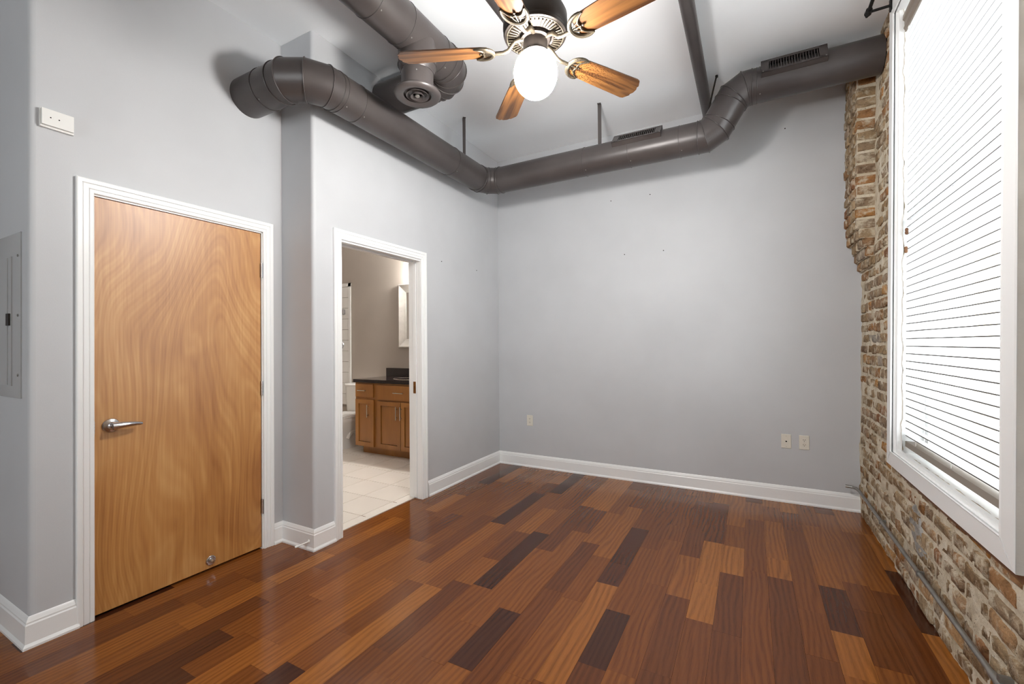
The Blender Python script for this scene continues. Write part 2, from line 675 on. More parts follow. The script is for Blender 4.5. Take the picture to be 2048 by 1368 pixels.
# ------------------------------------------------------------------ walls
def wall_grid(bm, axis, t0, t1, s0, s1, z0, z1, hole=None):
    """A wall slab with an optional hole (s0, s1, z0, z1) made of boxes."""
    def add(a, b, c, d):
        if b - a > 1e-4 and d - c > 1e-4:
            if axis == 'x':
                box(bm, t0, t1, a, b, c, d)
            else:
                box(bm, a, b, t0, t1, c, d)
    if hole is None:
        add(s0, s1, z0, z1)
    else:
        a, b, c, d = hole
        add(s0, a, z0, z1)
        add(b, s1, z0, z1)
        add(a, b, z0, c)
        add(a, b, d, z1)
    return bm


def bullnose(bm, cx, cy, r, a0, a1, z0, z1, seg=6):
    pts = [(cx, cy)] + [(cx + r * cos(a0 + (a1 - a0) * k / seg), cy + r * sin(a0 + (a1 - a0) * k / seg)) for k in range(seg + 1)]
    prism(bm, pts, z0, z1)


DY0, DY1, DZ = 0.919, 1.746, 2.048          # closed door leaf
BR = 0.022
bm = wall_grid(B(), 'x', XD - WT, XD, YE + BR, YR + 0.06, 0, H, (DY0 - 0.004, DY1 + 0.010, -1, DZ + 0.004))
bullnose(bm, XD - BR, YE + BR, BR, -pi / 2, 0, 0, H)
tag(mk('wall_left', bm, 'wall'), 'light grey wall that holds the closed wooden door', 'wall', kind='structure')
bm = wall_grid(B(), 'y', YE, YE + WT, XHALL, XD - BR, 0, H)
tag(mk('wall_hall', bm, 'wall'), 'shaded grey hall wall at the left edge with the breaker panel', 'wall', kind='structure')
BY0, BY1, BZ = 2.112, 2.945, 2.045          # bathroom doorway
bm = wall_grid(B(), 'x', XL - WT, XL, YR + BR, YB + 0.1, 0, H, (BY0, BY1, -1, BZ))
bullnose(bm, XL - BR, YR + BR, BR, -pi / 2, 0, 0, H)
box(bm, XD - 0.02, XL - BR, YR, YR + 0.1, 0, H)
tag(mk('wall_left', bm, 'wall'), 'grey wall with the bathroom doorway and its narrow return face', 'wall', kind='structure')
tag(mk('wall_back', bx(XL - 0.05, 1.1, YB, YB + 0.12, 0, H), 'wall'), 'wide grey back wall below the dark duct', 'wall', kind='structure')
wb_ = bpy.data.objects['wall_back']
for x, z in ((-1.194, 2.714), (-0.821, 2.715), (-0.705, 2.174), (-1.066, 2.175), (0.265, 3.076)):
    mk('nail', lathe(B(), [(0.0045, 0), (0.0045, 0.003), (0.002, 0.004)], (x, YB, z), (0, -1, 0), 8), 'pewter_dark', wb_)
wl_ = bpy.data.objects['wall_left.001']
for y, z in ((3.24, 2.077), (3.825, 2.08)):
    mk('nail', lathe(B(), [(0.004, 0), (0.004, 0.003), (0.002, 0.004)], (XL, y, z), (1, 0, 0), 8), 'pewter_dark', wl_)
# room behind the camera, with a window added for fill light
bm = wall_grid(B(), 'y', YREAR - 0.15, YREAR, XHALL, 1.1, 0, H, (-2.05, -0.5, 0.7, 2.9))
tag(mk('wall_rear', bm, 'wall'), 'grey wall behind the camera with an added bare window', 'wall', kind='structure')
tag(mk('wall_hall_end', bx(XHALL - 0.12, XHALL, YREAR - 0.15, YE + 1.2, 0, H), 'wall'), 'grey wall at the far end of the side hall', 'wall', kind='structure')
# bathroom shell
tag(mk('wall_bathroom_back', bx(XBL, XL - WT, YBB, YBB + 0.1, 0, H), 'wall_bath'), 'greige bathroom wall behind vanity and toilet', 'wall', kind='structure')
tag(mk('wall_bathroom_left', bx(XBL - 0.1, XBL, YBN - 0.1, YBB + 0.1, 0, H), 'wall_bath'), 'greige far left wall of the bathroom beyond the toilet', 'wall', kind='structure')
tag(mk('wall_bathroom_near', bx(XBL, XL - WT, YBN - 0.1, YBN, 0, H), 'wall_bath'), 'greige bathroom wall on the near side of the doorway', 'wall', kind='structure')

# ------------------------------------------------------------------ baseboards
BPROF = [(0, 0), (0.024, 0), (0.024, 0.010), (0.0165, 0.022), (0.015, 0.10), (0.0115, 0.106), (0.0115, 0.113), (0.007, 0.122), (0.004, 0.130), (0, 0.134)]


def baseboard(name, p0, p1, nrm, k0, k1, label):
    o = mk(name, sweep(B(), BPROF, p0, p1, nrm, (0, 0, 1), k0, k1), 'trim', sharp=25)
    return tag(o, label, 'baseboard', kind='structure')


baseboard('baseboard_hall', (XHALL, YE, 0), (XD, YE, 0), (0, -1, 0), 0, 1, 'white baseboard under the breaker panel at the left edge')
baseboard('baseboard_left', (XD, YE, 0), (XD, 0.857, 0), (1, 0, 0), 1, 0, 'short white baseboard between hall corner and wooden door')
baseboard('baseboard_left', (XD, 1.821, 0), (XD, YR, 0), (1, 0, 0), 0, -1, 'very short white baseboard on the hinge side of the wooden door')
baseboard('baseboard_return', (XD, YR, 0), (XL, YR, 0), (0, -1, 0), -1, 1, 'white baseboard on the narrow return behind the white door stop')
baseboard('baseboard_left', (XL, YR, 0), (XL, 2.048, 0), (1, 0, 0), 1, 0, 'short white baseboard between return corner and bathroom doorway')
baseboard('baseboard_left', (XL, 3.024, 0), (XL, YB, 0), (1, 0, 0), 0, -1, 'white baseboard from bathroom doorway to the back corner')
baseboard('baseboard_back', (XL, YB, 0), (0.727, YB, 0), (0, -1, 0), -1, 0, 'long white baseboard along the grey back wall')

# ------------------------------------------------------------------ door_1: closed birch door
CPROF = [(0, 0), (0, 0.010), (0.004, 0.0125), (0.016, 0.0125), (0.019, 0.0100), (0.022, 0.0135), (0.040, 0.0150), (0.043, 0.0130),
         (0.046, 0.0175), (0.062, 0.0185), (0.066, 0.016), (0.066, 0)]


def casing(parent, x, y0, y1, ztop, nx):
    b = (nx, 0, 0)
    mk('casing_leg', sweep(B(), CPROF, (x, y0, 0), (x, y0, ztop), (0, -1, 0), b, 0, 1), 'trim', parent, sharp=20)
    mk('casing_leg', sweep(B(), CPROF, (x, y1, 0), (x, y1, ztop), (0, 1, 0), b, 0, 1), 'trim', parent, sharp=20)
    mk('casing_head', sweep(B(), CPROF, (x, y0, ztop), (x, y1, ztop), (0, 0, 1), b, 1, 1), 'trim', parent, sharp=20)


d1 = empty('door_1', (0, 0, 0), label='closed flush door of golden birch veneer with white casing', cat='door', kind='structure')
casing(d1, XD, DY0 - 0.004, DY1 + 0.010, DZ + 0.008, 1)
mk('door_slab', bx(XD - 0.050, XD - 0.006, DY0, DY1, 0.014, DZ - 0.003), 'door_wood', d1, bev=0.0015)
mk('jamb', bx(XD - WT, XD + 0.001, DY1 + 0.004, DY1 + 0.0105, 0, DZ + 0.006), 'trim', d1)
mk('jamb', bx(XD - WT, XD - 0.052, DY0 - 0.004, DY0 + 0.01, 0, DZ + 0.004), 'trim', d1)
mk('head_jamb', bx(XD - WT, XD + 0.001, DY0 - 0.004, DY1 + 0.01, DZ, DZ + 0.008), 'trim', d1)
for z in (1.806, 1.04, 0.275):
    h_ = mk('hinge', cyl(B(), (XD + 0.003, DY1 + 0.004, z - 0.046), (XD + 0.003, DY1 + 0.004, z + 0.046), 0.0065, 12), 'satin', d1)
    mk('hinge_leaf', bx(XD - 0.006, XD - 0.001, DY1 - 0.002, DY1 + 0.006, z - 0.046, z + 0.046), 'pewter_dark', h_)
hy, hz = 0.982, 0.924
hd = mk('door_handle', lathe(B(), [(0.001, 0), (0.035, 0), (0.0355, 0.004), (0.032, 0.0095), (0.019, 0.013), (0.017, 0.018), (0.0125, 0.022), (0.0125, 0.046), (0.001, 0.046)],
                             (XD - 0.006, hy, hz), (1, 0, 0), 40), 'satin', d1)
hd['label'] = 'satin chrome lever handle'
bm = B()
pts, rads = [], []
for k in range(13):
    s = k / 12
    pts.append((XD + 0.040 + 0.006 * sin(s * pi), hy - 0.008 + 0.118 * s, hz + 0.004 * sin(s * 2.4) - 0.005 * s * s))
    rads.append(0.0128 * (1 - s) ** 0.7 + 0.0062 + (0.0012 if k >= 11 else 0))
tube(bm, pts, rads, 14)
mk('lever', bm, 'satin', hd)
mk('latch_strike', bx(XD - 0.004, XD + 0.003, DY0 - 0.0045, DY0 - 0.0005, hz - 0.03, hz + 0.03), 'satin', d1)
kb = mk('door_holder', lathe(B(), [(0.001, 0), (0.027, 0), (0.027, 0.003), (0.024, 0.005), (0.014, 0.005), (0.0135, 0.010), (0.001, 0.010)],
                             (XD - 0.006, 1.441, 0.058), (1, 0, 0), 32), 'satin', d1)
kb['label'] = 'round chrome door holder near the bottom edge'
mk('plunger', cyl(B(), (XD + 0.004, 1.441, 0.058), (XD + 0.022, 1.441, 0.054), 0.009, 16, 0.008), 'nickel', kb)

# ------------------------------------------------------------------ door_2: open doorway to the bathroom (pocket door)
d2 = empty('door_2', (0, 0, 0), label='white cased pocket doorway opening into the bathroom', cat='doorway', kind='structure')
casing(d2, XL, BY0, BY1, BZ, 1)
mk('jamb', bx(XL - WT - 0.004, XL, BY0 - 0.012, BY0 + 0.001, 0, BZ), 'trim', d2)
mk('jamb', bx(XL - 0.045, XL, BY1 - 0.001, BY1 + 0.014, 0, BZ), 'trim', d2)
mk('jamb', bx(XL - WT - 0.004, XL - 0.085, BY1 - 0.001, BY1 + 0.014, 0, BZ), 'trim', d2)
mk('pocket_slot', bx(XL - 0.086, XL - 0.044, BY1 + 0.012, BY1 + 0.02, 0, BZ), 'trim', d2)
mk('head_jamb', bx(XL - WT - 0.004, XL - 0.088, BY0, BY1, BZ - 0.014, BZ + 0.002), 'trim', d2)
mk('head_jamb', bx(XL - 0.042, XL, BY0, BY1, BZ - 0.014, BZ + 0.002), 'trim', d2)
pd = mk('pocket_door_edge', bx(XL - 0.081, XL - 0.049, BY1 - 0.006, BY1 + 0.010, 0.012, BZ - 0.006), 'trim', d2, bev=0.002)
lt = mk('edge_pull', bx(XL - 0.0775, XL - 0.0525, BY1 - 0.009, BY1 - 0.005, 0.90, 1.00), 'brass', pd, bev=0.001)
lt['label'] = 'small brass edge pull'
mk('latch_bolt', bx(XL - 0.069, XL - 0.061, BY1 - 0.016, BY1 - 0.008, 0.935, 0.965), 'brass', d2, bev=0.002)

# ------------------------------------------------------------------ right: leaning brick wall (local x = out of the room, from the brick face)
wr = empty('wall_right', (XR, 0, 0), (0, LEAN, 0), label='exposed old brick wall with thick lime mortar around the window', cat='wall', kind='structure')
WY0, WY1, WZ0, WZ1 = 1.978, 3.235, 0.685, 3.175          # window opening
backing = mk('mortar_core', wall_grid(B(), 'x', 0.022, 0.40, YREAR - 0.1, YB + 0.1, -0.06, H + 0.06, (WY0 - 0.03, WY1 + 0.03, WZ0 - 0.03, WZ1 + 0.03)), 'mortar', wr)


def mortar_sheet(name, y0, y1, z0, z1, lx, res, amp, parent, seed):
    bm = B()
    ny, nz = max(2, int((y1 - y0) / res)), max(2, int((z1 - z0) / res))
    g = [[None] * (nz + 1) for _ in range(ny + 1)]
    for i in range(ny + 1):
        for j in range(nz + 1):
            y, z = y0 + (y1 - y0) * i / ny, z0 + (z1 - z0) * j / nz
            d = noise.noise(Vector((y * 9, z * 9, seed))) * amp + noise.noise(Vector((y * 30, z * 30, seed + 5))) * amp * 0.6
            g[i][j] = bm.verts.new((lx - d, y, z))
    for i in range(ny):
        for j in range(nz):
            bm.faces.new((g[i][j], g[i][j + 1], g[i + 1][j + 1], g[i + 1][j]))
    o = mk(name, bm, 'mortar', parent, sharp=80)
    return tag(o, kind='stuff')


mortar_sheet('mortar_bed', 0.2, YB + 0.02, -0.02, 0.70, 0.0030, 0.016, 0.010, wr, 1)
mortar_sheet('mortar_bed', 3.215, YB + 0.02, 0.70, H + 0.03, 0.0045, 0.016, 0.009, wr, 2)
mortar_sheet('mortar_bed', YREAR, 0.2, -0.02, H + 0.03, 0.0075, 0.06, 0.007, wr, 3)
mortar_sheet('mortar_bed', 0.2, 1.98, 0.70, H + 0.03, 0.0075, 0.03, 0.007, wr, 4)
mortar_sheet('mortar_bed', 1.98, 3.215, 3.2, H + 0.03, 0.0075, 0.03, 0.007, wr, 4)

rb = random.Random(5)


def brick_mesh(L, Hh, D, seed):
    r = random.Random(seed)
    bm = bx(-D / 2, D / 2, -L / 2, L / 2, -Hh / 2, Hh / 2)
    long_edges = [e for e in bm.edges if abs(e.verts[0].co.y - e.verts[1].co.y) > L * 0.5]
    bmesh.ops.subdivide_edges(bm, edges=long_edges, cuts=1)
    bmesh.ops.bevel(bm, geom=[e for e in bm.edges if e.calc_face_angle(0) > 0.6], offset=0.007, segments=1, affect='EDGES', clamp_overlap=True)
    for v in bm.verts:
        v.co += Vector((r.uniform(-1, 1) * 0.003, r.uniform(-1, 1) * 0.006, r.uniform(-1, 1) * 0.005))
    return bm


bsrc = {}
for kind, L in (('s', 0.195), ('h', 0.092)):
    bsrc[kind] = []
    for k in range(7):
        o = mk('brick', brick_mesh(L, 0.064, 0.05, 100 + k + len(kind) * 9 + (50 if kind == 'h' else 0)), 'brick', wr, sharp=50)
        bsrc[kind].append(o)
unused = {o for v in bsrc.values() for o in v}


def place_brick(kind, parent, loc, rot, scale):
    src = rb.choice(bsrc[kind])
    if src in unused and parent is wr:
        unused.discard(src)
        src.location, src.rotation_euler, src.scale = loc, rot, scale
        return src
    return inst(src, 'brick', parent, loc, rot, scale)


CP = 0.0765
stuff_bm, stuff_tone = B(), []
cand = []
for c in range(0, int(H / CP) + 1):
    z = 0.034 + c * CP
    if z > H - 0.02:
        break
    y = YB - 0.012 - rb.uniform(0, 0.1)
    head = (c % 6 == 3)
    while y > YREAR:
        kind = 'h' if (head or rb.random() < 0.34) else 's'
        L = {'s': 0.195, 'h': 0.092}[kind] * rb.uniform(0.86, 1.12)
        ya, yb = y - L, y
        y = ya - rb.uniform(0.012, 0.024)
        if z > 0.60 and z < 3.2 and yb > 1.93 and ya < 3.26:      # window (casing covers the ragged ends)
            if ya < 3.26 < yb - 0.03 and yb - 3.27 > 0.05:
                ya = 3.27
                L = yb - ya
                kind = 'h' if L < 0.14 else 's'
            else:
                continue
        if z > 2.02 and yb > 3.88:
            continue                                         # the pier covers this
        cand.append((kind, (ya + yb) / 2, z, L, yb > 1.0 and (z < 0.64 or ya > 3.0)))
n_ind = 0
for kind, yc, z, L, vis in cand:
    sc = (1, L / {'s': 0.195, 'h': 0.092}[kind], rb.uniform(0.78, 1.02))
    loc = (0.0235 + rb.uniform(-0.006, 0.005), yc, z + rb.uniform(-0.004, 0.004))
    rot = (rb.uniform(-0.03, 0.03), rb.uniform(-0.04, 0.04), rb.uniform(-0.03, 0.03) + (pi if rb.random() < 0.5 else 0))
    if vis and n_ind < 298:
        place_brick(kind, wr, loc, rot, sc)
        n_ind += 1
    else:
        src = rb.choice(bsrc[kind]).data
        mx = Matrix.LocRotScale(Vector(loc), __import__('mathutils').Euler(rot), Vector(sc))
        n0 = len(stuff_bm.verts)
        stuff_bm.from_mesh(src)
        stuff_bm.verts.ensure_lookup_table()
        for v in stuff_bm.verts[n0:]:
            v.co = mx @ v.co
        tv = rb.random()
        stuff_tone += [(tv, tv, tv, 1)] * (len(stuff_bm.verts) - n0)
o = mk('brick_field', stuff_bm, 'brick', wr, sharp=50)
attr(o.data, stuff_tone)
tag(o, kind='stuff')
for o in unused:
    bpy.data.objects.remove(o)
# cement patch and the wood strip under the window
bm = B()
pp = [(2.80, 0.27), (2.86, 0.235), (2.94, 0.25), (3.0, 0.31), (3.06, 0.36), (3.05, 0.43), (3.0, 0.46), (2.95, 0.485), (2.90, 0.44), (2.88, 0.38), (2.82, 0.33)]
cy_, cz_ = sum(p[0] for p in pp) / len(pp), sum(p[1] for p in pp) / len(pp)
loft(bm, [[(x, cy_ + (a - cy_) * s, cz_ + (b - cz_) * s) for a, b in pp] for x, s in ((0.012, 1.05), (-0.001, 1.0), (-0.005, 0.85), (-0.004, 0.4))])
bmesh.ops.subdivide_edges(bm, edges=bm.edges[:], cuts=1)
for v in bm.verts:
    v.co += noise.noise_vector(v.co * 30) * 0.006
mk('cement_patch', bm, 'patch', wr, sharp=60)
mk('wood_strip', bx(-0.018, 0.02, 1.90, 3.15, 0.574, 0.6035), 'strip_wood', wr, bev=0.002)

# pier with a corbelled foot in the back corner
pier = empty('wall_pier', (XR, 0, 0), (0, LEAN, 0), label='projecting brick pier with stepped corbel foot in the back corner', cat='pier', kind='structure')
steps = [(1.845, 0.022), (1.91, 0.045), (1.975, 0.066), (2.04, 0.088), (2.11, 0.108)]
bm = B()
prof = [(0.03, 1.83)]
for z, d in steps:
    prof += [(-d + 0.012, z - 0.004), (-d + 0.012, z + 0.06)]
prof += [(-0.108 + 0.010, H + 0.02), (0.03, H + 0.02)]
prism(bm, prof, 3.872, YB - 0.002, 'xz')
mk('pier_core', bm, 'mortar', pier)
rpz = random.Random(9)
c = 0
z = 1.845
while z < H - 0.04:
    d = 0.108
    for zz, dd in steps:
        if abs(zz - z) < 0.02:
            d = dd
    hgt = 0.062
    # front (faces -y): one brick across
    w = d - 0.004 + 0.025
    s = (w / 0.092 if w < 0.14 else w / 0.195)
    src = rpz.choice(bsrc['h'])
    inst(src, 'brick', pier, (-d + w / 2 + 0.004, 3.872 + 0.020, z + 0.03), (rpz.uniform(-.04, .04), rpz.uniform(-.04, .04), pi / 2 + rpz.uniform(-.04, .04)), (1.0, s * 0.97, rpz.uniform(0.9, 1.05)))
    # side (faces -x)
    y = 3.92 + rpz.uniform(0, 0.015)
    while y < YB - 0.05:
        L = min(rpz.choice((0.092, 0.195)) * rpz.uniform(0.9, 1.1), YB - 0.012 - y)
        kind = 'h' if L < 0.14 else 's'
        inst(rpz.choice(bsrc[kind]), 'brick', pier, (-d + 0.022 + rpz.uniform(-0.004, 0.004), y + L / 2, z + 0.03),
             (rpz.uniform(-.03, .03), rpz.uniform(-.03, .03), rpz.uniform(-.03, .03)), (1, L / {'s': 0.195, 'h': 0.092}[kind], rpz.uniform(0.9, 1.08)))
        y += L + rpz.uniform(0.012, 0.02)
    z += 0.065 if z < 2.1 else CP
    c += 1

# ------------------------------------------------------------------ window_1
w1 = empty('window_1', (XR, 0, 0), (0, LEAN, 0), label='tall white double hung window behind the blinds in the brick wall', cat='window', kind='structure')
CF = -0.042
CX = [(0, 0.045), (0, -CF - 0.005), (0.005, -CF), (0.078, -CF), (0.082, -CF - 0.004), (0.082, -0.004)]
bdir = (-1, 0, 0)
CX = [(a, b) for a, b in CX]
mk('casing_leg', sweep(B(), CX, (0, WY0, WZ0), (0, WY0, WZ1), (0, -1, 0), bdir, 1, 1), 'trim', w1)
mk('casing_leg', sweep(B(), CX, (0, WY1, WZ0), (0, WY1, WZ1), (0, 1, 0), bdir, 1, 1), 'trim', w1)
mk('casing_sill', sweep(B(), CX, (0, WY0, WZ0), (0, WY1, WZ0), (0, 0, -1), bdir, 1, 1), 'trim', w1)
mk('casing_head', sweep(B(), CX, (0, WY0, WZ1), (0, WY1, WZ1), (0, 0, 1), bdir, 1, 1), 'trim', w1)
# reveal: a stepped jamb lining
for ya, yb in ((WY0 - 0.03, WY0), (WY1, WY1 + 0.03)):
    mk('jamb', bx(-0.03, 0.30, ya, yb, WZ0 - 0.03, WZ1 + 0.03), 'trim', w1)
mk('stool', bx(-0.03, 0.30, WY0, WY1, WZ0 - 0.03, WZ0), 'trim', w1)
mk('head_jamb', bx(-0.03, 0.30, WY0, WY1, WZ1, WZ1 + 0.03), 'trim', w1)
for ya, yb in ((WY0, WY0 + 0.014), (WY1 - 0.014, WY1)):
    mk('stop_bead', bx(-0.018, 0.006, ya, yb, WZ0, WZ1), 'trim', w1, bev=0.003)
mk('sill_bead', bx(-0.018, 0.000, WY0 + 0.014, WY1 - 0.014, WZ0, WZ0 + 0.016), 'trim', w1, bev=0.004)


def sash(y0, y1, z0, z1, x0, x1, parent):
    s = mk('sash_frame', wall_grid(B(), 'x', x0, x1, y0, y1, z0, z1, (y0 + 0.05, y1 - 0.05, z0 + 0.065, z1 - 0.045)), 'trim', parent)
    mk('pane', bx((x0 + x1) / 2 - 0.002, (x0 + x1) / 2 + 0.002, y0 + 0.045, y1 - 0.045, z0 + 0.06, z1 - 0.04), 'glass', s)
    return s


zm = (WZ0 + WZ1) / 2
sash(WY0 + 0.004, WY1 - 0.004, WZ0, zm + 0.02, 0.105, 0.145, w1)
sash(WY0 + 0.004, WY1 - 0.004, zm - 0.02, WZ1, 0.150, 0.190, w1)
# rough painted strip on the near side of the casing
bm = B()
ys = [1.873 - 0.0]
ringA, ringB = [], []
g = []
nz, nx = 150, 4
for j in range(nz + 1):
    z = 0.603 + (WZ1 + 0.08 - 0.603) * j / nz
    row = []
    for i in range(nx + 1):
        x = CF + 0.004 + (0.06 - CF) * i / nx
        dy = noise.noise(Vector((x * 40, z * 14, 3))) * 0.0025 + noise.noise(Vector((x * 160, z * 60, 8))) * 0.001
        row.append((x, 1.8935 - 0.002 * i + dy, z + (0.004 * noise.noise(Vector((x * 70, 1, 2))) if j == 0 else 0)))
    g.append(row)
vr = [[bm.verts.new(p) for p in r] for r in g]
bk = [[bm.verts.new((p[0], 1.898, p[2])) for p in r] for r in g]
for j in range(nz):
    for i in range(nx):
        bm.faces.new((vr[j][i], vr[j][i + 1], vr[j + 1][i + 1], vr[j + 1][i]))
for i in range(nx):
    bm.faces.new((vr[0][i + 1], vr[0][i], bk[0][i], bk[0][i + 1]))
mk('caulked_edge', bm, 'trim_rough', w1, sharp=60)

# ------------------------------------------------------------------ blind
bl = empty('window_blind', (XR, 0, 0), (0, LEAN, 0), label='white horizontal slat blind with wooden valance filling the tall window', cat='blind')
SX = 0.044
SP = 0.0415
SY0, SY1 = WY0 + 0.018, WY1 - 0.018
tilt = radians(-13)
bm = B()
W = 0.05
pr = []
for k in range(6):
    s = -0.5 + k / 5
    pr.append((s * W, 0.0045 * (1 - (2 * s) ** 2)))
up_ = [(a, b) for a, b in pr]
dn_ = [(a, b - 0.0046) for a, b in pr[::-1]]
ca, sa = cos(tilt), sin(tilt)
prof = [(a * ca - b * sa, a * sa + b * ca) for a, b in up_ + dn_]       # local x, z; room edge a little high
loft(bm, [[(x, y, z) for x, z in prof] for y in (SY0 - (SY0 + SY1) / 2, SY1 - (SY0 + SY1) / 2)])
yc = (SY0 + SY1) / 2
ZB = 0.715
slat0 = mk('slat', bm, 'slat', bl, (SX, yc, ZB + 0.068))
slat0.data.materials.append(M['slat_edge_shade'])                # backlit shade of the long edges, painted in as dark grey
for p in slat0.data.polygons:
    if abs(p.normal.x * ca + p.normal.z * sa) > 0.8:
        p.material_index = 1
nsl = int((3.045 - (ZB + 0.068)) / SP)
for k in range(1, nsl + 1):
    inst(slat0, 'slat', bl, (SX, yc, ZB + 0.068 + k * SP))
mk('bottom_rail', bx(SX - 0.026, SX + 0.026, SY0, SY1, ZB + 0.010, ZB + 0.040), 'taupe', bl, bev=0.004)
mk('headrail', bx(SX - 0.022, SX + 0.028, SY0, SY1, 3.075, 3.125), 'trim', bl)
vp = [(0.0, 3.14), (-0.018, 3.14), (-0.020, 3.115), (-0.012, 3.105), (-0.012, 3.08), (-0.016, 3.068), (-0.008, 3.05), (0.0, 3.05)]
mk('valance', prism(B(), [(x + SX - 0.028, z) for x, z in vp], SY0 - 0.012, SY1 + 0.012, 'xz'), 'taupe', bl)
for y in (SY0 + 0.14, yc, SY1 - 0.14):
    for dx in (-0.016, 0.018):
        mk('ladder_cord', cyl(B(), (SX + dx, y, ZB + 0.02), (SX + dx, y, 3.08), 0.0011, 6), 'plastic', bl)
for y, z in ((SY1 - 0.045, 1.90), (SY1 - 0.035, 1.80)):
    c_ = mk('pull_cord', cyl(B(), (SX - 0.036, y, z + 0.03), (SX - 0.032, y, 3.08), 0.0012, 6), 'plastic', bl)
    t_ = mk('tassel', lathe(B(), [(0.002, 0.036), (0.006, 0.033), (0.008, 0.026), (0.006, 0.018), (0.008, 0.012), (0.0065, 0.002), (0.003, 0)], (SX - 0.036, y, z), (0, 0, 1), 14), 'strip_wood', c_)

# ------------------------------------------------------------------ curtain rod
cr = empty('curtain_rod', (0.628, 3.27, 3.25), label='black iron curtain rod end with bracket above the window', cat='curtain rod')
mk('rod', cyl(B(), (0, -1.55, 0), (0, 0.02, 0), 0.0095, 16), 'black_iron', cr)
mk('finial', lathe(B(), [(0.0095, 0), (0.017, 0.004), (0.018, 0.018), (0.012, 0.026), (0.0075, 0.03), (0.010, 0.036), (0.0075, 0.046), (0.002, 0.05)], (0, 0.005, 0), (0, 1, 0), 20), 'black_iron', cr)
br = mk('bracket', cyl(B(), (0, 0.0, -0.006), (0.100, 0.0, -0.004), 0.0075, 14), 'black_iron', cr)
mk('bracket_plate', bx(0.096, 0.104, -0.016, 0.016, -0.034, 0.034), 'black_iron', br, bev=0.003)
mk('bracket_cup', lathe(B(), [(0.006, -0.012), (0.016, -0.010), (0.016, 0.010), (0.006, 0.012)], (0, -0.004, -0.001), (0, 1, 0), 20), 'black_iron', br)

# ------------------------------------------------------------------ added_window (unseen, added to light the walls that face it)
w2 = empty('added_window', (0, 0, 0), label='bare white framed window added behind the camera to light the facing walls', cat='window', kind='structure')
mk('window_frame', wall_grid(B(), 'y', YREAR - 0.03, YREAR + 0.03, -2.13, -0.42, 0.62, 2.98, (-1.99, -0.56, 0.76, 2.84)), 'trim', w2)
mk('meeting_rail', bx(-1.99, -0.56, YREAR - 0.02, YREAR + 0.02, 1.78, 1.83), 'trim', w2)
mk('pane', bx(-2.0, -0.55, YREAR - 0.004, YREAR, 0.75, 2.85), 'glass', w2)

# ------------------------------------------------------------------ ducts
DR = 0.118


def arc_pts(c, u, v, r, n):
    """Corner c, coming along u, leaving along v: points of a gored elbow."""
    c, u, v = Vector(c), Vector(u).normalized(), Vector(v).normalized()
    ang = u.angle(v)
    tl = r * math.tan(ang / 2)
    s = c - u * tl
    ctr = s + (v - u * v.dot(u)).normalized() * r
    # gore polyline: tangents at start, between, end
    pts = [s]
    nrm = (s - ctr)
    for k in range(n):
        a = ang * (k + 0.5) / n
        rr = r / cos(ang / n / 2)
        d = nrm.normalized() * cos(a) + u * sin(a)
        pts.append(ctr + d * rr)
    pts.append(c + v * tl)
    return pts


def ring_bead(bm, ring, r=0.0035):
    c = sum(ring, Vector()) / len(ring)
    pts = [c + (p - c) * 1.012 for p in ring]
    tube(bm, pts, r, 6, closed_path=True)


def elbow(parent, c, u, v, r, rad, n):
    pts = arc_pts(c, u, v, r, n)
    bm = B()
    rings = tube(bm, pts, rad + 0.001, 48, cap=False)
    e = mk('elbow', bm, 'duct', parent, sharp=9)
    for q in rings:
        b2 = B()
        ring_bead(b2, q)
        mk('seam_bead', b2, 'duct', e)
    return pts[0], pts[-1], e


def screw(parent, p, d):
    return mk('screw', lathe(B(), [(0.0045, -0.001), (0.0045, 0.002), (0.002, 0.0035)], p, d, 8), 'galv', parent)


def run(parent, p0, p1, rad, collars=(), cap=False):
    bm = B()
    tube(bm, [p0, p1], rad, 48, cap=cap)
    d = mk('duct_run', bm, 'duct', parent, sharp=20)
    p0, p1 = Vector(p0), Vector(p1)
    dv = (p1 - p0).normalized()
    for t in collars:
        c = p0 + dv * t
        x, y, _ = frame_of(dv)
        b2 = B()
        ring_bead(b2, [c + x * cos(2 * pi * k / 40) * rad + y * sin(2 * pi * k / 40) * rad for k in range(40)], 0.0022)
        mk('collar_seam', b2, 'duct', d)
        for k in (0.3, 2.2, 4.1):
            q = x * cos(k) + y * sin(k)
            screw(d, c + dv * 0.018 + q * rad, q)
    return d


ZA, XA, YA0, YA1, ZU = 2.893, -2.262, 1.672, 3.675, 3.182
da = empty('air_duct', (XA, YA0, ZA - DR), label='long dark brown round duct along bathroom wall and back wall', cat='duct')
off = Vector((XA, YA0, ZA - DR))
Vv = lambda x, y, z: Vector((x, y, z)) - off
s1, e1, el1 = elbow(da, Vv(XA, YA0, ZA), (1, 0, 0), (0, 1, 0), 0.20, DR, 3)
run(da, Vv(XD + 0.0, YA0, ZA), s1, DR, (0.20,))
s2, e2, el2 = elbow(da, Vv(XA, YA1, ZA), (0, 1, 0), (1, 0, 0), 0.17, DR, 3)
run(da, e1, s2, DR, (0.03, 0.17, 1.2))
jd = Vector((0.52, 0, 0.85)).normalized()
XJ = -0.245
XJ2 = XJ + (ZU - ZA) / jd.z * jd.x
s3, e3, el3 = elbow(da, Vv(XJ, YA1, ZA), (1, 0, 0), jd, 0.17, DR, 2)
s4, e4, el4 = elbow(da, Vv(XJ2, YA1, ZU), jd, (1, 0, 0), 0.17, DR, 2)
rb_ = run(da, e2, s3, DR, (0.85, 1.23, 1.62))
run(da, e3, s4, DR)
ru_ = run(da, e4, Vv(0.768, YA1, ZU), DR, (0.03,))


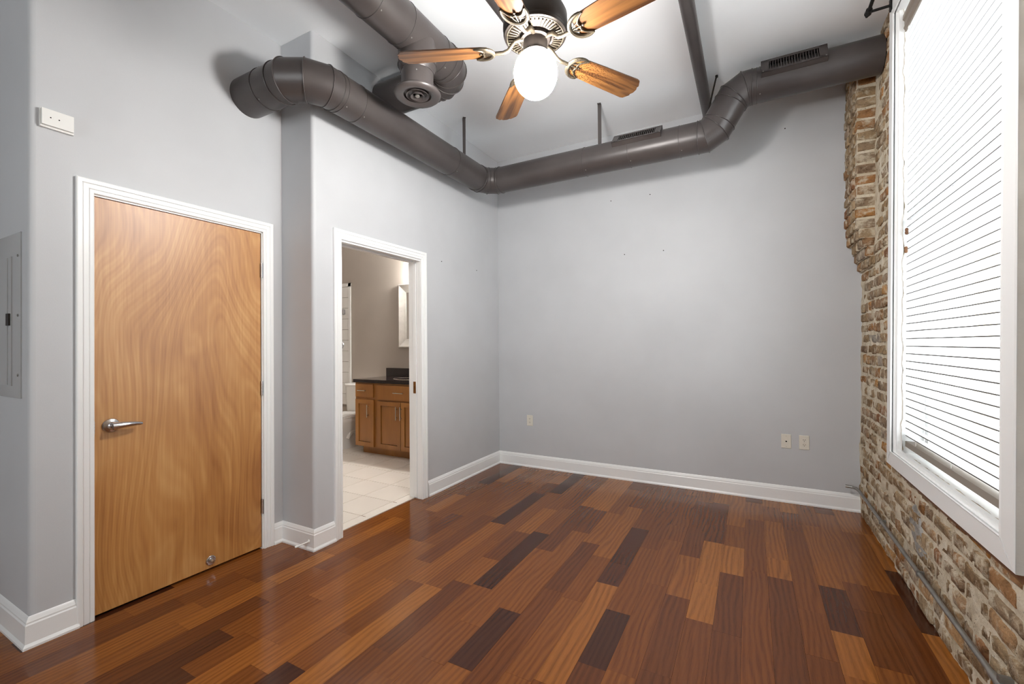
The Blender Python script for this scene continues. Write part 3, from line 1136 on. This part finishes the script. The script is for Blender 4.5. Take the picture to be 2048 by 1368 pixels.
def register(parent, c, xdir, nrm, L, Wd, nl):
    """Louvred register box saddled on a duct."""
    xdir, nrm = Vector(xdir).normalized(), Vector(nrm).normalized()
    yd = nrm.cross(xdir)
    mt = Matrix((xdir, yd, nrm)).transposed().to_4x4()
    mt.translation = c
    bm = B()
    # frame: four bars + sides down to the duct
    t = 0.028
    for a in ((-L / 2, L / 2, -Wd / 2, -Wd / 2 + t * 0.75), (-L / 2, L / 2, Wd / 2 - t * 0.75, Wd / 2), (-L / 2, -L / 2 + t * 1.7, -Wd / 2, Wd / 2), (L / 2 - t * 1.7, L / 2, -Wd / 2, Wd / 2)):
        box(bm, a[0], a[1], a[2], a[3], -0.004, 0.0)
    for a in ((-L / 2, L / 2, -Wd / 2, -Wd / 2 + 0.003), (-L / 2, L / 2, Wd / 2 - 0.003, Wd / 2), (-L / 2, -L / 2 + 0.003, -Wd / 2, Wd / 2), (L / 2 - 0.003, L / 2, -Wd / 2, Wd / 2)):
        box(bm, a[0], a[1], a[2], a[3], -0.055, 0.0)
    bm.transform(mt)
    reg = mk('register', bm, 'duct', parent)
    reg['label'] = 'louvred supply register'
    bm = bx(-L / 2 + t, L / 2 - t, -Wd / 2 + t * 0.7, Wd / 2 - t * 0.7, -0.03, -0.024)
    bm.transform(mt)
    mk('register_well', bm, 'dark', reg)
    src = None
    for k in range(nl):
        x = -L / 2 + t * 1.7 + (L - t * 3.4) * (k + 0.5) / nl
        if src is None:
            bm = bx(-0.0022, 0.0022, -Wd / 2 + t * 0.7, Wd / 2 - t * 0.7, -0.022, -0.002)
            src = mk('louver', bm, 'duct', reg)
            src.matrix_local = mt @ Matrix.Translation((x, 0, 0))
        else:
            o = inst(src, 'louver', reg)
            o.matrix_local = mt @ Matrix.Translation((x, 0, 0))
    for sx in (-1, 1):
        q = mt @ Vector((sx * (L / 2 - 0.012), -Wd / 2 + 0.012, 0))
        screw(reg, q, nrm)
    return reg


n1 = Vector((0, -0.70, 0.714))
register(da, Vv(-0.79, YA1, ZA) + n1 * (DR + 0.018), (1, 0, 0), n1, 0.385, 0.13, 18)
n2 = Vector((0, -0.90, 0.44))
register(da, Vv(0.275, YA1, ZU) + n2 * (DR + 0.020), (1, 0, 0), n2, 0.385, 0.125, 18)

# second duct with the round ceiling diffuser
XB_, YB1, ZBD, RB = -1.79, 2.53, 3.203, 0.122
db = empty('air_duct', (XB_, 2.11, 2.84), label='dark round duct with drop and round diffuser beside the fan blade', cat='duct')
ob = Vector((XB_, 2.11, 2.84))
Vb = lambda x, y, z: Vector((x, y, z)) - ob
s5, e5, el5 = elbow(db, Vb(XB_, YB1, ZBD), (0, 1, 0), (-1, 0, 0), 0.165, RB, 4)
run(db, Vb(XB_, -2.9, ZBD), s5, RB, (4.62, 4.86, 5.18))
run(db, e5, Vb(XL, YB1, ZBD), RB, (0.05,))
# tee, reducer and neck
drop = mk('tee_drop', lathe(B(), [(0.116, 0.33), (0.116, 0.185), (0.098, 0.145), (0.096, 0.05), (0.094, 0.02)], (0, 0, 0), (0, 0, 1), 48), 'duct', db, sharp=14)
b2 = B()
ring_bead(b2, [Vector((0.098 * cos(2 * pi * k / 40), 0.098 * sin(2 * pi * k / 40), 0.145)) for k in range(40)], 0.0025)
mk('collar_seam', b2, 'duct', drop)
b2 = B()
ring_bead(b2, [Vector((0.116 * cos(2 * pi * k / 40), 0.116 * sin(2 * pi * k / 40), 0.185)) for k in range(40)], 0.0025)
mk('collar_seam', b2, 'duct', drop)
screw(drop, Vector((0.06, -0.078, 0.11)), Vector((0.06, -0.078, 0)))
df = mk('diffuser', lathe(B(), [(0.086, 0.03), (0.100, 0.03), (0.136, 0.026), (0.142, 0.016), (0.140, 0.008), (0.128, -0.002), (0.106, -0.003), (0.084, 0.008), (0.082, 0.026), (0.086, 0.03)], (0, 0, 0), (0, 0, 1), 56), 'duct', db, sharp=40)
df['label'] = 'round diffuser with concentric rings'
mk('diffuser_well', lathe(B(), [(0.001, 0.045), (0.084, 0.045), (0.084, 0.04), (0.001, 0.04)], (0, 0, 0), (0, 0, 1), 32), 'dark', df)
for rr, z in ((0.064, 0.006), (0.038, -0.001)):
    mk('diffuser_ring', lathe(B(), [(rr - 0.012, z + 0.016), (rr, z), (rr + 0.005, z - 0.002), (rr + 0.004, z + 0.004), (rr - 0.008, z + 0.02), (rr - 0.012, z + 0.016)], (0, 0, 0), (0, 0, 1), 48), 'duct', df)
mk('diffuser_cone', lathe(B(), [(0.001, 0.02), (0.016, 0.018), (0.014, 0.002), (0.006, -0.004), (0.001, -0.004)], (0, 0, 0), (0, 0, 1), 24), 'galv', df)
for a in (0.5, 2.6, 4.7):
    mk('diffuser_spoke', cyl(B(), (0.01 * cos(a), 0.01 * sin(a), 0.022), (0.083 * cos(a), 0.083 * sin(a), 0.022), 0.003, 8), 'duct', df)

# duct hangers
def strap(x, y, z0, w, dirv, label):
    o = empty('duct_hanger', (x, y, z0), label=label, cat='hanger', group='metal straps holding the long duct')
    d = Vector(dirv).normalized() * w / 2
    n_ = Vector((-d.y, d.x, 0)).normalized() * 0.0012
    bm = B()
    loft(bm, [[d + n_ + Vector((0, 0, z)), -d + n_ + Vector((0, 0, z)), -d - n_ + Vector((0, 0, z)), d - n_ + Vector((0, 0, z))] for z in (0, H - z0)])
    mk('strap', bm, 'duct', o)
    bm = B()
    p = n_.normalized() * 0.03
    loft(bm, [[d, d - p, -d - p, -d], [d + Vector((0, 0, .002)), d - p + Vector((0, 0, .002)), -d - p + Vector((0, 0, .002)), -d + Vector((0, 0, .002))]])
    f = mk('strap_foot', bm, 'duct', o)
    f.location = (0, 0, H - z0 - 0.002)
    return o


strap(XA, 3.30, ZA + DR + 0.003, 0.026, (0.75, 0.65, 0), 'thin dark strap from ceiling to duct beside the back left corner')
strap(-1.12, YA1, ZA + DR + 0.003, 0.030, (1, 0.15, 0), 'dark strap from ceiling to duct on the back wall run')
o = empty('duct_hanger', (-0.21, YA1 + 0.02, ZA + DR + 0.075), label='thin dark threaded rod hanging the duct behind its upward elbow', cat='hanger', group='metal straps holding the long duct')
mk('rod', cyl(B(), (-0.062, 0, 0.0), (0, 0.02, H - (ZA + DR + 0.075)), 0.006, 10), 'pewter_dark', o)
mk('nut', cyl(B(), (0, 0.02, H - (ZA + DR + 0.075) - 0.014), (0, 0.02, H - (ZA + DR + 0.075)), 0.011, 6), 'pewter_dark', o)

# ceiling pipes
pc = empty('ceiling_pipe', (-0.308, YB, 3.292), label='thick dark painted pipe under the ceiling running into the back wall', cat='pipe')
mk('pipe', cyl(B(), (0, -7.2, 0), (0, 0, 0), 0.0415, 28), 'duct', pc)
for y in (-3.2, -6.0):
    mk('pipe_strap', bx(-0.046, 0.046, y - 0.015, y + 0.015, -0.044, H - 3.292), 'duct', pc, bev=0.004)
mk('escutcheon', lathe(B(), [(0.042, 0), (0.06, 0), (0.056, 0.008), (0.042, 0.012)], (0, 0, 0), (0, -1, 0), 28), 'duct', pc)
pf = empty('ceiling_pipe', (-1.315, 2.62, 3.318), label='thin dark conduit on the ceiling behind the fan motor', cat='pipe')
mk('pipe', tube_b := (lambda b: (tube(b, [(0, -5.5, 0), (0, -0.04, 0), (0, -0.012, 0.008), (0, 0, 0.04)], 0.0215, 18), b)[1])(B()), 'duct', pf)

# ------------------------------------------------------------------ ceiling fan
FX, FY, FZ = -0.881, 1.882, 2.698
fan = empty('ceiling_fan', (FX, FY, FZ), label='five blade wooden ceiling fan with pewter motor and lit globe', cat='ceiling fan')
mk('canopy', lathe(B(), [(0.001, H - FZ), (0.068, H - FZ), (0.068, H - FZ - 0.015), (0.05, H - FZ - 0.05), (0.02, H - FZ - 0.07), (0.001, H - FZ - 0.07)], seg=36), 'pewter_dark', fan)
mk('downrod', cyl(B(), (0, 0, 0.26), (0, 0, H - FZ - 0.06), 0.0125, 18), 'pewter_dark', fan)
DZM = Vector((0, 0, -0.043))
mot = mk('motor_housing', lathe(B(), [(0.001, 0.29), (0.03, 0.285), (0.05, 0.262), (0.10, 0.25), (0.136, 0.225), (0.150, 0.195), (0.152, 0.14), (0.147, 0.125), (0.150, 0.118), (0.146, 0.106),
                                  (0.136, 0.102), (0.132, 0.105), (0.085, 0.097), (0.078, 0.100), (0.074, 0.112), (0.001, 0.112)], seg=56), 'pewter_dark', fan, DZM)
bm = B()
for k in range(44):
    a = 2 * pi * k / 44
    b3 = bx(0.088, 0.128, -0.0026, 0.0026, 0.0945, 0.1035)
    b3.transform(Matrix.Rotation(a, 4, 'Z'))
    me = bpy.data.meshes.new('t')
    b3.to_mesh(me)
    b3.free()
    bm.from_mesh(me)
    bpy.data.meshes.remove(me)
mk('vent_ribs', bm, 'pewter', mot)
b2 = B()
tube(b2, [(0.134 * cos(2 * pi * k / 48), 0.134 * sin(2 * pi * k / 48), 0.103) for k in range(48)], 0.0035, 8, closed_path=True)
mk('rim_bead', b2, 'pewter', mot)
mk('flywheel', lathe(B(), [(0.001, 0.115), (0.070, 0.115), (0.070, 0.088), (0.060, 0.084), (0.001, 0.084)], seg=40), 'pewter_dark', fan, DZM)
kit = mk('light_kit', lathe(B(), [(0.001, 0.09), (0.050, 0.088), (0.057, 0.078), (0.057, 0.030), (0.054, 0.022), (0.062, 0.016), (0.062, 0.004), (0.056, -0.002), (0.058, -0.012), (0.052, -0.016), (0.001, -0.016)], seg=44), 'pewter_dark', fan, (0, 0, -0.034))
bm = B()
for k in range(30):
    a = 2 * pi * k / 30
    lathe(bm, [(0.0005, -0.0055), (0.0045, -0.002), (0.0045, 0.002), (0.0005, 0.0055)], (0.0595 * cos(a), 0.0595 * sin(a), -0.008), (-sin(a), cos(a), 0.7), 6)
mk('rope_trim', bm, 'pewter', kit)
gp = []
for k in range(25):
    a = pi * k / 24
    gp.append((0.103 * sin(a) ** 0.93, -0.112 - 0.116 * -cos(a) if False else -0.112 + 0.112 * cos(a)))
gp = [(r, z) for r, z in gp if not (r < 0.062 and z > -0.1)]
gp = [(0.048, -0.034)] + gp
mk('globe', lathe(B(), gp, seg=24), 'globe', fan)['label'] = 'lit white opal glass globe'
for (a, l_) in ((3.5, 0.13), (3.9, 0.10)):
    c_ = mk('pull_chain', cyl(B(), (0.064 * cos(a), 0.064 * sin(a), 0.035), (0.075 * cos(a), 0.075 * sin(a), 0.035 - l_), 0.0012, 6), 'nickel', fan)
    mk('chain_fob', lathe(B(), [(0.001, 0), (0.004, 0.004), (0.003, 0.014), (0.001, 0.016)], (0.075 * cos(a), 0.075 * sin(a), 0.02 - l_), (0, 0, 1), 8), 'nickel', c_)

# blade: local +x outwards, underside down
R0, R1 = 0.225, 0.66
outl = [(R0, -0.048), (R0 + 0.03, -0.054), (0.40, -0.061), (0.56, -0.066), (R1 - 0.045, -0.068), (R1 - 0.028, -0.064), (R1 - 0.006, -0.036), (R1 - 0.009, -0.026), (R1, -0.012)]
outl = outl + [(x, -y) for x, y in outl[::-1]]
ph0 = radians(203.77)
blade0 = iron0 = None
BL = []
for k in range(5):
    a = ph0 - k * 2 * pi / 5
    rot = Matrix.Rotation(a, 4, 'Z') @ Matrix.Rotation(radians(-12), 4, 'X')
    if blade0 is None:
        bm = prism(B(), outl, 0.0, 0.006)
        b_ = blade0 = mk('blade', bm, 'blade_wood', fan, bev=0.0015)
        bm = B()
        # arm from the flywheel sweeping down, then the crescent bracket below the blade
        tube(bm, [(0.045, 0, 0.050), (0.075, 0, 0.049), (0.098, 0, 0.042), (0.114, 0, 0.022), (0.130, 0, 0.004), (0.152, 0, -0.003), (0.205, 0, -0.004)],
             [0.012, 0.011, 0.0095, 0.009, 0.009, 0.009, 0.0085], 12)
        cres = []
        for q in range(17):
            t_ = radians(-108 + 216 * q / 16)
            cres.append((0.266 - 0.066 * cos(t_), 0.058 * sin(t_), -0.0045))
        tube(bm, cres, [0.004 + 0.0065 * sin(pi * q / 16) ** 0.6 for q in range(17)], 8)
        for s_ in (-1, 1):
            sc = []
            for q in range(11):
                t_ = q / 10
                sc.append((0.286 - 0.038 * t_ - 0.018 * sin(pi * t_), s_ * 0.054 * (1 - t_), -0.0045))
            tube(bm, sc, 0.0042, 8)
            tube(bm, [(0.205, s_ * 0.004, -0.0045), (0.226, s_ * 0.016, -0.0045), (0.247, s_ * 0.021, -0.0045)], 0.0035, 8)
        tube(bm, [(0.205, 0, -0.0045), (0.252, 0, -0.0045)], 0.0045, 8)
        for px, py in ((0.245, 0.022), (0.245, -0.022), (0.262, 0.0)):
            lathe(bm, [(0.001, 0.003), (0.006, 0.003), (0.005, -0.004), (0.001, -0.005)], (px, py, -0.004), (0, 0, 1), 10)
        i_ = iron0 = mk('blade_iron', bm, 'pewter', b_)
    else:
        b_ = inst(blade0, 'blade', fan)
        i_ = inst(iron0, 'blade_iron', b_)
    b_.matrix_local = rot

# ------------------------------------------------------------------ small wall things
def plate(name, x, z, label, cat, group, sockets):
    o = empty(name, (x, YB, z), label=label, cat=cat, group=group)
    bm = B()
    loft(bm, [[(-a, -d, -b), (a, -d, -b), (a, -d, b), (-a, -d, b)] for a, b, d in ((0.035, 0.0572, 0.0), (0.035, 0.0572, 0.003), (0.032, 0.0542, 0.0055))])
    mk('cover_plate', bm, 'ivory', o)
    if sockets:
        for s in (-1, 1):
            pts = []
            for k in range(24):
                a = 2 * pi * k / 24
                pts.append((0.0168 * cos(a), max(-0.0125, min(0.0125, 0.0168 * sin(a)))))
            r_ = mk('receptacle', prism(B(), pts, -0.0075, -0.004, 'xz'), 'ivory', o, (0, 0, s * 0.0195))
            bm = B()
            box(bm, -0.0078, -0.0052, -0.0078, -0.007, -0.001, 0.0075)
            box(bm, 0.0052, 0.0078, -0.0078, -0.007, 0.000, 0.0072)
            cyl(bm, (0, -0.0078, -0.0065), (0, -0.007, -0.0065), 0.0027, 10)
            mk('slot', bm, 'dark', r_)
        mk('screw', lathe(B(), [(0.003, 0), (0.003, 0.001)], (0, -0.0055, 0), (0, -1, 0), 10), 'nickel', o)
    else:
        pts = [(-0.006, 0.004), (0.006, 0.004), (0.006, -0.002), (0.002, -0.006), (-0.002, -0.006), (-0.006, -0.002)]
        mk('jack', prism(B(), pts, -0.0068, -0.004, 'xz'), 'dark', o)
        for s in (-1, 1):
            mk('screw', lathe(B(), [(0.0035, 0), (0.0035, 0.0012)], (0, -0.0055, s * 0.042), (0, -1, 0), 10), 'nickel', o)
    return o


plate('wall_outlet', -2.099, 0.496, 'small ivory duplex outlet alone near the back left corner', 'outlet', 'duplex outlets on the back wall', True)
plate('phone_jack', 0.246, 0.500, 'ivory telephone jack plate left of the outlet on the back wall', 'wall plate', None, False)
plate('wall_outlet', 0.370, 0.500, 'ivory duplex outlet beside the telephone jack near the brick wall', 'outlet', 'duplex outlets on the back wall', True)

ch = empty('door_chime', (XD, 0.7845, 2.3475), label='small white plastic chime box high on the wall above the wooden door', cat='chime')
mk('chime_base', bx(0, 0.014, -0.056, 0.056, -0.041, 0.041), 'plastic', ch, bev=0.003)
mk('chime_cover', bx(0.012, 0.026, -0.053, 0.053, -0.032, 0.040), 'plastic', ch, bev=0.005)
for y in (-0.025, 0.003):
    mk('chime_hole', lathe(B(), [(0.0027, 0), (0.0027, 0.0006)], (0.026, y, 0.004), (1, 0, 0), 10), 'dark', ch)

ep = empty('breaker_panel', (-2.885 - 0.19, YE, 1.46), label='grey metal breaker panel recessed in the hall wall at the left edge', cat='electrical panel')
bm = B()
loft(bm, [[(-a, -d, -b), (a, -d, -b), (a, -d, b), (-a, -d, b)] for a, b, d in ((0.19, 0.376, 0.0), (0.19, 0.376, 0.004), (0.150, 0.335, 0.011))])
mk('panel_cover', bm, 'panel_paint', ep)
dr = mk('panel_door', bx(-0.13, 0.112, -0.015, -0.009, -0.32, 0.27), 'panel_paint', ep, bev=0.003)
mk('panel_rib', bx(0.062, 0.068, -0.0175, -0.014, -0.315, 0.265), 'panel_paint', dr, bev=0.001)
mk('panel_latch', bx(0.062, 0.100, -0.021, -0.013, -0.045, 0.01), 'pewter_dark', dr, bev=0.002)
for z in (0.27, 0.0, -0.27):
    mk('screw', lathe(B(), [(0.006, 0), (0.006, 0.002), (0.003, 0.004)], (0.168, -0.007, z), (0, -1, 0), 12), 'galv', ep)

ds = empty('door_stop', (-2.508, YR - 0.0155, 0.058), label='white rigid door stop screwed to the return baseboard', cat='door stop')
ddir = Vector((-0.28, -0.95, -0.12)).normalized()
mk('stop_base', lathe(B(), [(0.001, 0), (0.012, 0), (0.011, 0.004), (0.006, 0.010), (0.001, 0.010)], (0, 0, 0), ddir, 18), 'plastic', ds)
mk('stop_stem', cyl(B(), ddir * 0.006, ddir * 0.072, 0.0042, 12), 'plastic', ds)
mk('stop_tip', lathe(B(), [(0.001, 0.068), (0.007, 0.068), (0.008, 0.075), (0.0065, 0.088), (0.001, 0.090)], (0, 0, 0), ddir, 14), 'plastic', ds)

cd = empty('wall_conduit', (0.697, 1.2, 0.19), label='galvanised conduit running low along the brick wall', cat='conduit')
bm = B()
tube(bm, [(0.004, 0, 0.0), (0.004, 1.0, 0.0), (0.004, 1.9, 0.0), (0.004, 2.80, 0.005), (0.001, 2.92, 0.008), (-0.008, 2.97, 0.012), (-0.028, 2.995, 0.014), (-0.07, 3.003, 0.016)], 0.0105, 16)
mk('pipe', bm, 'galv', cd)
mk('coupling', cyl(B(), (0.004, 0.82, 0), (0.004, 0.875, 0), 0.0145, 18), 'galv', cd)
cl = mk('clamp', cyl(B(), (0.004, 0.80, 0), (0.004, 0.825, 0), 0.0165, 18), 'galv', cd)
mk('clamp_ear', bx(-0.004, 0.03, 0.803, 0.822, 0.012, 0.034), 'galv', cl, bev=0.003)
for y in (1.6, 2.3):
    mk('clamp', bx(-0.008, 0.03, y, y + 0.016, -0.0125, 0.0125), 'galv', cd, bev=0.004)

# ------------------------------------------------------------------ bathroom: vanity, countertop, toilet, mirror, shower tile, light
VF, VX0, VX1 = 3.872, -4.295, -2.95
va = empty('vanity_cabinet', (VX0, VF, 0), label='brown wooden bathroom vanity cabinet with shaker doors and drawers', cat='cabinet')
bm = bx(0, VX1 - VX0, 0.002, YBB - VF - 0.003, 0.095, 0.868)
box(bm, 0.055, VX1 - VX0, 0.07, YBB - VF - 0.003, 0.0, 0.096)
mk('cabinet_body', bm, 'vanity_wood', va)


def shaker(x0, x1, z0, z1, name, handle, drawer=False):
    t = 0.052
    if drawer:
        d = mk(name, bx(x0, x1, -0.018, 0.001, z0, z1), 'vanity_wood', va, bev=0.0025)
    else:
        d = mk(name, wall_grid(B(), 'y', -0.021, 0.001, x0, x1, z0, z1, (x0 + t, x1 - t, z0 + t, z1 - t)), 'vanity_wood', va)
        mk('door_panel', bx(x0 + t + 0.004, x1 - t - 0.004, -0.009, 0.0022, z0 + t + 0.004, z1 - t - 0.004), 'vanity_wood', d)
    (a, b), (c, e) = handle
    v = Vector((c - a, 0, e - b)).normalized()
    bm = cyl(B(), (a, -0.046, b), (c, -0.046, e), 0.0052, 12)
    for q in (0.18, 0.82):
        p = (a + (c - a) * q, b + (e - b) * q)
        cyl(bm, (p[0], -0.046, p[1]), (p[0], -0.017, p[1]), 0.004, 10)
    mk('handle', bm, 'nickel', d)


X = lambda w: w - VX0
shaker(X(-4.276), X(-3.985), 0.694, 0.850, 'drawer', ((X(-4.218), 0.773), (X(-4.088), 0.773)), True)
shaker(X(-4.276), X(-3.975), 0.100, 0.664, 'cabinet_door', ((X(-4.058), 0.454), (X(-4.058), 0.605)))
shaker(X(-3.910), X(-3.185), 0.676, 0.846, 'drawer', ((X(-3.645), 0.763), (X(-3.494), 0.763)), True)
shaker(X(-3.910), X(-3.549), 0.100, 0.656, 'cabinet_door', ((X(-3.601), 0.452), (X(-3.601), 0.608)))
shaker(X(-3.543), X(-3.185), 0.100, 0.656, 'cabinet_door', ((X(-3.537), 0.452), (X(-3.537), 0.608)))
ct = empty('countertop', (VX0, VF, 0.868), label='black granite countertop with backsplash on the vanity', cat='countertop')
mk('slab', bx(-0.015, VX1 - VX0, -0.025, YBB - VF - 0.002, 0.0005, 0.038), 'granite', ct, bev=0.004)
mk('backsplash', bx(-0.005, VX1 - VX0, YBB - VF - 0.022, YBB - VF - 0.002, 0.038, 0.148), 'granite', ct, bev=0.002)
mk('sink_rim', (lambda b: (tube(b, [(0.62 + 0.215 * cos(2 * pi * k / 40), 0.285 + 0.165 * sin(2 * pi * k / 40), 0.038) for k in range(40)], 0.003, 8, closed_path=True), b)[1])(B()), 'nickel', ct)
mk('sink_bowl', (lambda b: (loft(b, [[(0.62 + 0.212 * s * cos(2 * pi * k / 40), 0.285 + 0.162 * s * sin(2 * pi * k / 40), z) for k in range(40)] for s, z in ((1.0, 0.0395), (0.93, 0.0397), (0.5, 0.0388), (0.05, 0.0386))]), b)[1])(B()), 'granite', ct)

MX0, MX1, MZ0, MZ1 = -4.066, -3.40, 1.288, 2.115
mi = empty('bathroom_mirror', ((MX0 + MX1) / 2, YBB, (MZ0 + MZ1) / 2), label='silver framed mirror on the bathroom wall above the vanity', cat='mirror')
mw, mh = (MX1 - MX0) / 2, (MZ1 - MZ0) / 2
FP = [(0, 0), (0, 0.012), (0.012, 0.014), (0.05, 0.022), (0.085, 0.034), (0.10, 0.040), (0.112, 0.036), (0.112, 0)]
ins = 0.112
for p0, p1, ad in (((-mw + ins, 0, -mh + ins), (-mw + ins, 0, mh - ins), (-1, 0, 0)), ((mw - ins, 0, -mh + ins), (mw - ins, 0, mh - ins), (1, 0, 0)),
                   ((-mw + ins, 0, -mh + ins), (mw - ins, 0, -mh + ins), (0, 0, -1)), ((-mw + ins, 0, mh - ins), (mw - ins, 0, mh - ins), (0, 0, 1))):
    mk('frame_rail', sweep(B(), FP, p0, p1, ad, (0, -1, 0), 1, 1), 'silver_frame', mi, sharp=25)
mk('mirror_glass', bx(-mw + ins - 0.005, mw - ins + 0.005, -0.009, -0.001, -mh + ins - 0.005, mh - ins + 0.005), 'mirror', mi)

vl = empty('vanity_light', (-3.52, YBB, 2.26), label='lit bathroom wall light above the mirror', cat='wall light')
mk('backplate', bx(-0.25, 0.25, -0.025, 0, -0.04, 0.04), 'nickel', vl, bev=0.004)
for x in (-0.18, 0.0, 0.18):
    s_ = mk('arm', cyl(B(), (x, -0.02, 0), (x, -0.085, -0.0), 0.009, 12), 'nickel', vl)
    mk('shade', lathe(B(), [(0.02, 0.02), (0.045, 0.0), (0.052, -0.05), (0.045, -0.09), (0.001, -0.10)], (x, -0.085, 0.0), (0, 0, 1), 16), 'vanity_globe', s_)

# shower tile on the same wall, left of the toilet
su = mk('shower_surround', bx(XBL + 0.001, -4.975, YBB - 0.012, YBB - 0.0005, 0.45, 2.205), 'grout')
tag(su, 'white tiled shower wall with trim edge behind the toilet', 'tile wall', kind='structure')
TS = 0.152
t0 = None
tx1 = -5.02
for i in range(4):
    for j in range(11):
        z1 = 2.155 - j * TS
        x1 = tx1 - i * TS
        c_ = (x1 - TS / 2, YBB - 0.012, z1 - TS / 2)
        if z1 - TS < 0.45 or x1 - TS < XBL:
            continue
        if t0 is None:
            h2 = TS / 2 - 0.0022
            bm = B()
            loft(bm, [[(-a, -d, -a), (a, -d, -a), (a, -d, a), (-a, -d, a)] for a, d in ((h2, 0), (h2, 0.005), (h2 - 0.002, 0.007))])
            t0 = mk('tile', bm, 'wall_tile', su, c_)
        else:
            inst(t0, 'tile', su, c_)
mk('bullnose_trim', bx(-5.018, -4.975, YBB - 0.021, YBB - 0.012, 0.45, 2.205), 'wall_tile', su, bev=0.003)
mk('bullnose_trim', bx(XBL + 0.001, -4.975, YBB - 0.021, YBB - 0.012, 2.158, 2.205), 'wall_tile', su, bev=0.003)
sv = empty('shower_hook', (-5.108, YBB - 0.019, 1.80), label='small chrome double hook on the white shower tile', cat='hook')
for x in (-0.014, 0.014):
    mk('peg', bx(x - 0.008, x + 0.008, -0.035, 0, -0.035, 0.035), 'satin', sv, bev=0.003)
mk('hook_plate', bx(-0.024, 0.024, -0.006, 0, -0.03, 0.03), 'satin', sv, bev=0.002)
sf = empty('shower_valve', (-5.165, YBB - 0.019, 1.33), label='chrome shower valve on the white tile behind the toilet', cat='valve')
mk('escutcheon', lathe(B(), [(0.001, 0), (0.055, 0), (0.05, 0.01), (0.001, 0.012)], (0, 0, 0), (0, -1, 0), 28), 'satin', sf)
mk('valve_handle', cyl(B(), (0, -0.012, 0), (0.0, -0.07, 0), 0.018, 16), 'satin', sf)

TX = -4.665
to = empty('toilet', (TX, YBB, 0), label='white porcelain toilet between vanity and shower tile', cat='toilet')


def sq(cx, cy, a, b, z, n=32, e=2.6):
    r = []
    for k in range(n):
        t_ = 2 * pi * k / n
        r.append((cx + a * math.copysign(abs(cos(t_)) ** (2 / e), cos(t_)), cy + b * math.copysign(abs(sin(t_)) ** (2 / e), sin(t_)), z))
    return r


tk = mk('tank', loft(B(), [sq(0, -0.115, 0.200, 0.082, 0.40, e=5), sq(0, -0.115, 0.215, 0.092, 0.44, e=5), sq(0, -0.115, 0.232, 0.098, 0.765, e=5)]), 'porcelain', to)
mk('tank_lid', loft(B(), [sq(0, -0.118, 0.240, 0.105, 0.766, e=5), sq(0, -0.118, 0.244, 0.109, 0.775, e=5), sq(0, -0.118, 0.244, 0.109, 0.79, e=5), sq(0, -0.118, 0.232, 0.098, 0.802, e=5)]), 'porcelain', to)
lv = mk('flush_lever', cyl(B(), (0.17, -0.205, 0.70), (0.17, -0.235, 0.70), 0.011, 12), 'satin', tk)
mk('lever_arm', cyl(B(), (0.175, -0.232, 0.70), (0.095, -0.24, 0.692), 0.006, 10), 'satin', lv)
mk('bowl', loft(B(), [sq(0, -0.36, 0.115, 0.27, 0.0, e=3), sq(0, -0.36, 0.11, 0.265, 0.03, e=3), sq(0, -0.34, 0.088, 0.235, 0.09), sq(0, -0.36, 0.092, 0.24, 0.17), sq(0, -0.40, 0.14, 0.27, 0.27),
                         sq(0, -0.42, 0.178, 0.295, 0.345), sq(0, -0.425, 0.185, 0.30, 0.385), sq(0, -0.425, 0.178, 0.292, 0.398)]), 'porcelain', to, sharp=60)
mk('trapway', (lambda b: (tube(b, [(0.07, -0.30, 0.05), (0.09, -0.22, 0.12), (0.085, -0.27, 0.22), (0.085, -0.38, 0.20), (0.08, -0.43, 0.12)], [0.03, 0.042, 0.045, 0.04, 0.025], 14), b)[1])(B()), 'porcelain', to, sharp=60)
mk('bowl_deck', loft(B(), [sq(0, -0.135, 0.12, 0.10, 0.30, e=4), sq(0, -0.135, 0.19, 0.115, 0.385, e=4), sq(0, -0.135, 0.19, 0.115, 0.40, e=4)]), 'porcelain', to)
mk('seat', loft(B(), [sq(0, -0.43, 0.186, 0.275, 0.399), sq(0, -0.43, 0.190, 0.28, 0.408), sq(0, -0.43, 0.186, 0.275, 0.418)]), 'porcelain', to)
mk('seat_lid', loft(B(), [sq(0, -0.425, 0.184, 0.272, 0.4185), sq(0, -0.425, 0.188, 0.276, 0.427), sq(0, -0.425, 0.176, 0.262, 0.437), sq(0, -0.425, 0.08, 0.15, 0.441)]), 'porcelain', to)
